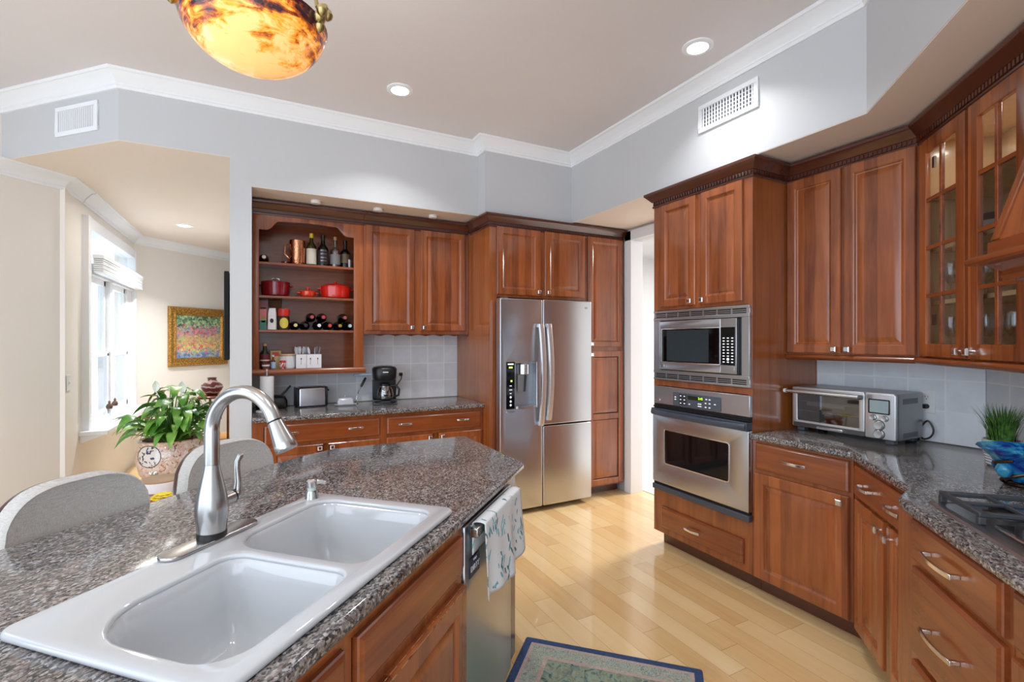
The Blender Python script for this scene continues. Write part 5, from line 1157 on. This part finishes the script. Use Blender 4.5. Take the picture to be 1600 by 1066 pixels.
for nm, i, zz, mm in (('binding', 0, .0085, navy), ('outer_stripe', .036, .0088, rose), ('vine_border', .052, .0091, vine), ('inner_stripe', .118, .0094, rose), ('field', .138, .0097, field)):
    z_lo = .0005 if i == 0 else zz - .0003
    if i == 0: build(nm, slab(rrect(x0, x1, y0, y1, .012, 3), [], .0005, zz, .003, 2), mm, RG)
    else: build(nm, MB().box(x0 + i, x1 - i, y0 + i, y1 - i, zz - .0003, zz), mm, RG)

# ------------------------------------------------------------------ next room
PT = thing('framed_painting', 'flower garden painting in ornate gold frame on the far wall', 'painting', 'island', (4.985, 5.968, 1.11))
t = NT('garden_painting'); o = t.obj(); x, y, zz = t.sep(o); n = t.noise(t.scale(o, (9, 1, 14)), 3, 5, .6, .6); v = t.n('ShaderNodeTexVoronoi', ins={'Vector': t.scale(o, (1, .1, 1)), 'Scale': 34.0})
vr = t.sep(v.outputs['Color'])[0]; hgt = t.math('ADD', t.math('DIVIDE', zz, .78), t.math('MULTIPLY', t.math('SUBTRACT', n, .5), .75))
trees = t.ramp(vr, [(.2, S(58, 98, 80)), (.5, S(112, 150, 118)), (.8, S(180, 196, 140))]); pinks = t.ramp(vr, [(.2, S(192, 96, 110)), (.5, S(222, 146, 150)), (.8, S(140, 150, 190)), (.95, S(110, 140, 100))])
lawn = t.ramp(vr, [(.2, S(206, 200, 120)), (.6, S(170, 188, 112)), (.9, S(220, 150, 120))]); reds = t.ramp(vr, [(.15, S(214, 104, 92)), (.45, S(232, 160, 120)), (.7, S(228, 208, 130)), (.9, S(120, 156, 110))]); iris = t.ramp(vr, [(.2, S(96, 120, 182)), (.5, S(146, 168, 212)), (.75, S(116, 154, 124)), (.95, S(220, 206, 130))])
col = iris
for lim, nx_ in ((.26, reds), (.40, lawn), (.50, pinks), (.66, trees)): col = t.mix(t.math('GREATER_THAN', hgt, lim), col, nx_)
canvas_m = t.fin(col, .5)
t = NT('gilded_frame'); v = t.n('ShaderNodeTexVoronoi', ins={'Vector': t.obj(), 'Scale': 60.0}); t.bump(v.outputs['Distance'], .7, .006); gil = t.fin(t.ramp(v.outputs['Distance'], [(.1, S(226, 182, 96)), (.6, S(160, 112, 46))]), .35, .6)
fo = [(4.555, 1.115), (5.415, 1.115), (5.415, 1.885), (4.555, 1.885)]; fi = [(4.665, 1.225), (5.305, 1.225), (5.305, 1.775), (4.665, 1.775)]
fm = MB()
for k_ in range(4):
    a, b = fo[k_], fo[(k_ + 1) % 4]; c, d = fi[k_], fi[(k_ + 1) % 4]
    def lerp(p, q, u): return (p[0] + (q[0] - p[0]) * u, p[1] + (q[1] - p[1]) * u)
    fm.loft([[(*(lambda r: (r[0], yy, r[1]))(lerp(o_, i_, u)),) for u, yy in ((0, 5.966), (0, 5.945), (.12, 5.925), (.35, 5.93), (.55, 5.942), (.8, 5.934), (.92, 5.945), (1, 5.955), (1, 5.966))] for o_, i_ in ((a, c), (b, d))])
build('gold_frame', fm, gil, PT, smooth=30); build('canvas', MB().box(4.66, 5.31, 5.955, 5.963, 1.22, 1.78), canvas_m, PT)
TV = thing('television', 'black flat television seen edge-on, hung on the wall beyond the pier', 'television', 'left', (4.75, .18, 1.285), local=True)
build('panel', MB().box(-.30, .75, .018, .050, .01, .715), plain('tv_matte', S(9, 9, 10), .8), TV, bevel=.004); build('screen', MB().box(-.29, .74, .0502, .052, .02, .705), M['blackgloss'], TV); build('wall_mount', MB().box(.1, .35, -.016, .0175, .25, .48), M['steel_dark'], TV)
# potted peace lily
PL = thing('peace_lily', 'leafy peace lily in terracotta pot standing in a painted jardiniere', 'potted plant', 'world', (-.615, 4.86, .60), local=True)
random.seed(21)
t = NT('lily_leaf'); n = t.noise(t.obj(), 7, 3); lf_m = t.fin(t.ramp(n, [(.35, S(44, 100, 28)), (.5, S(86, 146, 44)), (.68, S(150, 192, 84))]), .35, 0, Coat_Weight=.2)
fo_ = MB()
def leaf(az, reach, top, L, wid, droop):
    if cos(az) > .3: reach *= .68; L *= .72
    d = Vector((cos(az), sin(az), 0)); s_ = Vector((-sin(az), cos(az), 0)); base = d * random.uniform(0, .05) + Vector((.0, 0, .0)); tip0 = d * reach + Vector((.05, 0, top))
    st = [base, base.lerp(tip0, .5) + Vector((0, 0, top * .18)), tip0]; fo_.tube(st, [.006, .005, .004], 6)
    rings = []; tw_ = random.uniform(-.5, .5)
    for k_ in range(8):
        u = k_ / 7; p = tip0 + d * (L * u * (1 - .25 * droop * u)) + Vector((0, 0, L * (.35 * u - droop * u * u))); w = wid * (sin(pi * (u * .93 + .05)) ** .8) * (1 - .25 * u)
        up = Vector((0, 0, 1)) + s_ * tw_; q = s_ * w + up * (.25 * w)
        q2 = s_ * -w + Vector((0, 0, .25 * w)) - s_ * 0 + Vector((0, 0, -tw_ * w))
        rings.append([p + s_ * w + Vector((0, 0, (.28 + tw_) * w)), p + Vector((0, 0, .003)), p - s_ * w + Vector((0, 0, (.28 - tw_) * w)), p - Vector((0, 0, .002))])
    fo_.loft(rings)
for i in range(135):
    az = i * 2.39996 + random.uniform(-.3, .3); r = random.random(); leaf(az, .06 + .26 * r, random.uniform(.12, .40) * (1.2 - .65 * r), random.uniform(.14, .23), random.uniform(.028, .048), random.uniform(.3, 1.0))
build('foliage', fo_, lf_m, PL, smooth=50)
build('terracotta_pot', MB().lathe([(.10, -.20), (.135, -.02), (.150, -.018), (.152, .022), (.142, .022), (.138, .0), (.001, -.002)], n=36, cap1=False), plain('terracotta', S(186, 112, 74), .7), PL)
wp = NT('spathe_white').fin(S(240, 244, 232), .5)
for az, rr_, hh in ((3.6, .12, .44), (.3, .06, .42)):
    p0 = Vector((cos(az) * rr_, sin(az) * rr_, hh)); m = MB().tube([(0, 0, 0), tuple(p0 * .6 + Vector((0, 0, .08))), tuple(p0)], .004, 6)
    m.loft([[p0 + Vector((-.026 * sin(pi * u) - .001, .012 * sin(pi * u), .10 * u - .01)), p0 + Vector((0, .022 * sin(pi * u) + .001, .10 * u - .01)), p0 + Vector((.026 * sin(pi * u) + .001, .012 * sin(pi * u), .10 * u - .01))] for u in [k_ / 7 for k_ in range(8)]], False, False, close=False)
    build('white_flower', m, wp, PL)
JD = thing('jardiniere', 'large painted pink and gold fishbowl jardiniere by the window', 'planter', 'world', (-.615, 4.86, .0), local=True)
t = NT('painted_porcelain'); o = t.obj(); x, y, zz = t.sep(o); n = t.noise(o, 14, 5, .65, 1.5); base = t.mix(t.ramp(t.noise(o, 30, 3), [(.45, (0, 0, 0, 1)), (.6, (1, 1, 1, 1))]), S(226, 190, 172), S(240, 218, 204))
blos = t.ramp(n, [(.55, (0, 0, 0, 1)), (.6, (1, 1, 1, 1))]); c = t.mix(t.math('MULTIPLY', t.sep(blos)[0], t.math('GREATER_THAN', x, -.06)), base, S(170, 118, 58)); ink = t.ramp(t.noise(o, 24, 4, .6, 2), [(.60, (0, 0, 0, 1)), (.63, (1, 1, 1, 1))]); c = t.mix(t.math('MULTIPLY', t.sep(ink)[0], .85), c, S(104, 48, 40))
dx = t.math('ADD', x, .13); dz = t.math('SUBTRACT', zz, .545); dd_ = t.math('SQRT', t.math('ADD', t.math('MULTIPLY', dx, dx), t.math('MULTIPLY', dz, dz))); front = t.math('LESS_THAN', y, -.05)
med = t.math('MULTIPLY', t.math('LESS_THAN', dd_, .082), front); c = t.mix(med, c, S(238, 228, 220)); c = t.mix(t.math('MULTIPLY', med, t.math('GREATER_THAN', t.noise(o, 38, 3), .58)), c, S(64, 62, 96)); ring = t.math('MULTIPLY', t.math('MULTIPLY', t.math('GREATER_THAN', dd_, .078), t.math('LESS_THAN', dd_, .085)), front); c = t.mix(ring, c, S(70, 40, 36))
por = t.fin(c, .12, 0, Coat_Weight=.5)
build('porcelain_bowl', MB().lathe([(.15, .26), (.17, .28), (.225, .38), (.250, .48), (.243, .57), (.222, .615), (.232, .632), (.236, .645), (.225, .652), (.205, .645), (.20, .60), (.22, .48), (.16, .30), (.001, .29)], n=56, cap1=False), por, JD, smooth=50)
build('wooden_stand', MB().lathe([(.19, .20), (.20, .22), (.19, .25), (.155, .2595), (.12, .20), (.001, .20)], n=36), M['side_wood'], JD)
for q in range(4): a = q * 1.571 + .78; build('stand_leg', MB().tube([(.16 * cos(a), .16 * sin(a), .205), (.21 * cos(a), .21 * sin(a), .12), (.17 * cos(a), .17 * sin(a), .04), (.20 * cos(a), .20 * sin(a), .0)], [.022, .024, .016, .018], 10), M['side_wood'], JD)
# carved table with drum in front of the jardiniere
CT = thing('carved_side_table', 'low carved wooden side table with scrolled legs behind the stools', 'side table', 'world', (-.53, 3.72, 0), local=True)
build('table_top', MB().lathe([(.20, .475), (.245, .485), (.25, .50), (.235, .512), (.20, .515)], n=40, sx=1.0, sy=.85), M['side_wood'], CT)
for q in range(4):
    a = q * 1.571 + .5; pts = [(.15 * cos(a), .13 * sin(a), .48), (.22 * cos(a), .19 * sin(a), .43), (.235 * cos(a), .20 * sin(a), .36), (.17 * cos(a), .15 * sin(a), .25), (.15 * cos(a), .13 * sin(a), .12), (.22 * cos(a), .19 * sin(a), .02), (.25 * cos(a), .215 * sin(a), .014)]
    m = MB().tube(pts, [.026, .032, .028, .022, .018, .018, .014], 10); m.lathe([(.001, -.022), (.03, -.02), (.036, 0), (.03, .02), (.001, .022)], (.225 * cos(a), .195 * sin(a), .43), 14, 'x'); build('scrolled_leg', m, M['side_wood'], CT, smooth=50)
DR = thing('drum_box', 'round white drum-shaped box with tan lid on the carved table', 'box', 'world', (-.535, 3.735, .5155), local=True)
build('drum_side', MB().lathe([(.112, 0), (.115, .003), (.115, .058), (.112, .061)], n=40), plain('drum_white', S(238, 232, 228), .6), DR); build('lid', MB().lathe([(.113, .0612), (.114, .066), (.108, .070), (.001, .071)], n=40), plain('drum_tan', S(164, 132, 100), .6), DR)
FG = thing('glass_ornament', 'small clear beaded ornament on the carved table behind the drum box', 'ornament', 'world', (-.60, 3.90, .5155), local=True)
m = MB()
for q in range(6): a = q * 1.05; m.lathe([(.001, -.011), (.009, -.006), (.011, 0), (.009, .006), (.001, .011)], (.018 * cos(a), .018 * sin(a), .066), 10)
build('bead_ring', m, M['chrome'], FG); build('post', MB().lathe([(.016, 0), (.006, .012), (.004, .055), (.012, .062), (.001, .07)], n=12), M['chrome'], FG)
YF = thing('yellow_flower', 'bright yellow flower head showing between the two stools', 'flower', 'world', (-.475, 3.40, .45), local=True)
m = MB()
for ring_, (n_, rr_, tz) in enumerate(((9, .050, .012), (8, .036, .024), (6, .022, .032))):
    for q in range(n_):
        a = 2 * pi * q / n_ + ring_ * .3; m.lathe([(.001, -.006), (.5, -.003), (1, 0), (.5, .003), (.001, .006)], (rr_ * cos(a), rr_ * sin(a), .09 + tz), 10, sx=.021, sy=.017)
build('petals', m, plain('yellow_petals', S(232, 206, 20), .6), YF); build('stem', MB().tube([(0, 0, .10), (.01, 0, .0), (0, .02, -.12)], .006, 8), plain('green_stem', S(60, 100, 40), .6), YF)
VS2 = thing('flower_vase', 'small clear vase on the floor holding the yellow flower', 'vase', 'world', (-.475, 3.40, 0), local=True)
build('glass_body', MB().lathe([(.05, 0), (.055, .01), (.045, .12), (.03, .22), (.04, .41), (.036, .41), (.026, .22), (.04, .12), (.045, .02), (.001, .015)], n=24, cap1=False), M['glassware'], VS2, smooth=50)
# console with vase
CN = thing('console_table', 'small orange-brown wooden console table behind the peace lily', 'console table', 'world', (-.36, 5.42, 0), local=True)
build('table_top', MB().box(-.20, .19, -.28, .28, .50, .525), plain('honey_wood', S(198, 138, 66), .3), CN, bevel=.005)
for a, b in ((-.17, -.25), (.16, -.25), (-.17, .25), (.16, .25)): build('leg', MB().tube([(a, b, .50), (a, b, 0)], [.016, .012], 10), M['side_wood'], CN)
for a, b in ((-.02, -.2), (.12, -.2)): build('gallery_post', MB().tube([(a, b, .5255), (a, b, .92)], .010, 10), M['side_wood'], CN)
build('upper_shelf', MB().box(-.12, .19, -.26, .10, .92, .94), M['side_wood'], CN, bevel=.004)
VS = thing('striped_vase', 'squat maroon patterned vase on the console behind the lily', 'vase', 'world', (-.375, 5.36, .9405), local=True)
t = NT('maroon_pattern'); o = t.obj(); f = t.math('SINE', t.math('MULTIPLY', t.math('ADD', t.sep(o)[2], t.math('MULTIPLY', t.noise(o, 18, 2), .06)), 130.)); vm = t.fin(t.ramp(f, [(.3, S(112, 50, 52)), (.5, S(150, 96, 90)), (.75, S(200, 170, 156))]), .3)
build('vase_body', MB().lathe([(.04, 0), (.068, .024), (.092, .07), (.086, .095), (.045, .127), (.034, .144), (.039, .162), (.034, .162), (.03, .144), (.04, .124), (.001, .115)], n=36, cap1=False), vm, VS, smooth=50)
for i, (yy, xx, lab) in enumerate(((5.62, 1.19, 'small clear bottle with dark stopper on the windowsill, left of the pair'), (5.86, 1.20, 'small clear bottle with dark stopper on the windowsill, right of the pair'))):
    b = thing('perfume_bottle', lab, 'bottle', 'left', (yy, xx, .7005), 'bottles on the windowsill', local=True)
    build('glass_body', MB().lathe([(.03, 0), (.055, .015), (.062, .05), (.045, .09), (.02, .12), (.018, .13)], n=24), M['glassware'], b, smooth=50); build('stopper', MB().lathe([(.022, .1302), (.026, .15), (.02, .165), (.008, .18), (.012, .19), (.001, .205)], n=16), plain('stopper_bronze', S(104, 78, 60), .4), b)
SW = thing('light_switch', 'white light switch on the cream wall left of the window', 'switch', 'left', (4.90, 1.289, 1.065), local=True)
build('cover_plate', MB().box(-.037, .037, -.006, -.0002, 0, .118), M['white'], SW, bevel=.002); build('toggle', MB().box(-.006, .006, -.014, -.0062, .05, .072), M['white'], SW, bevel=.002)
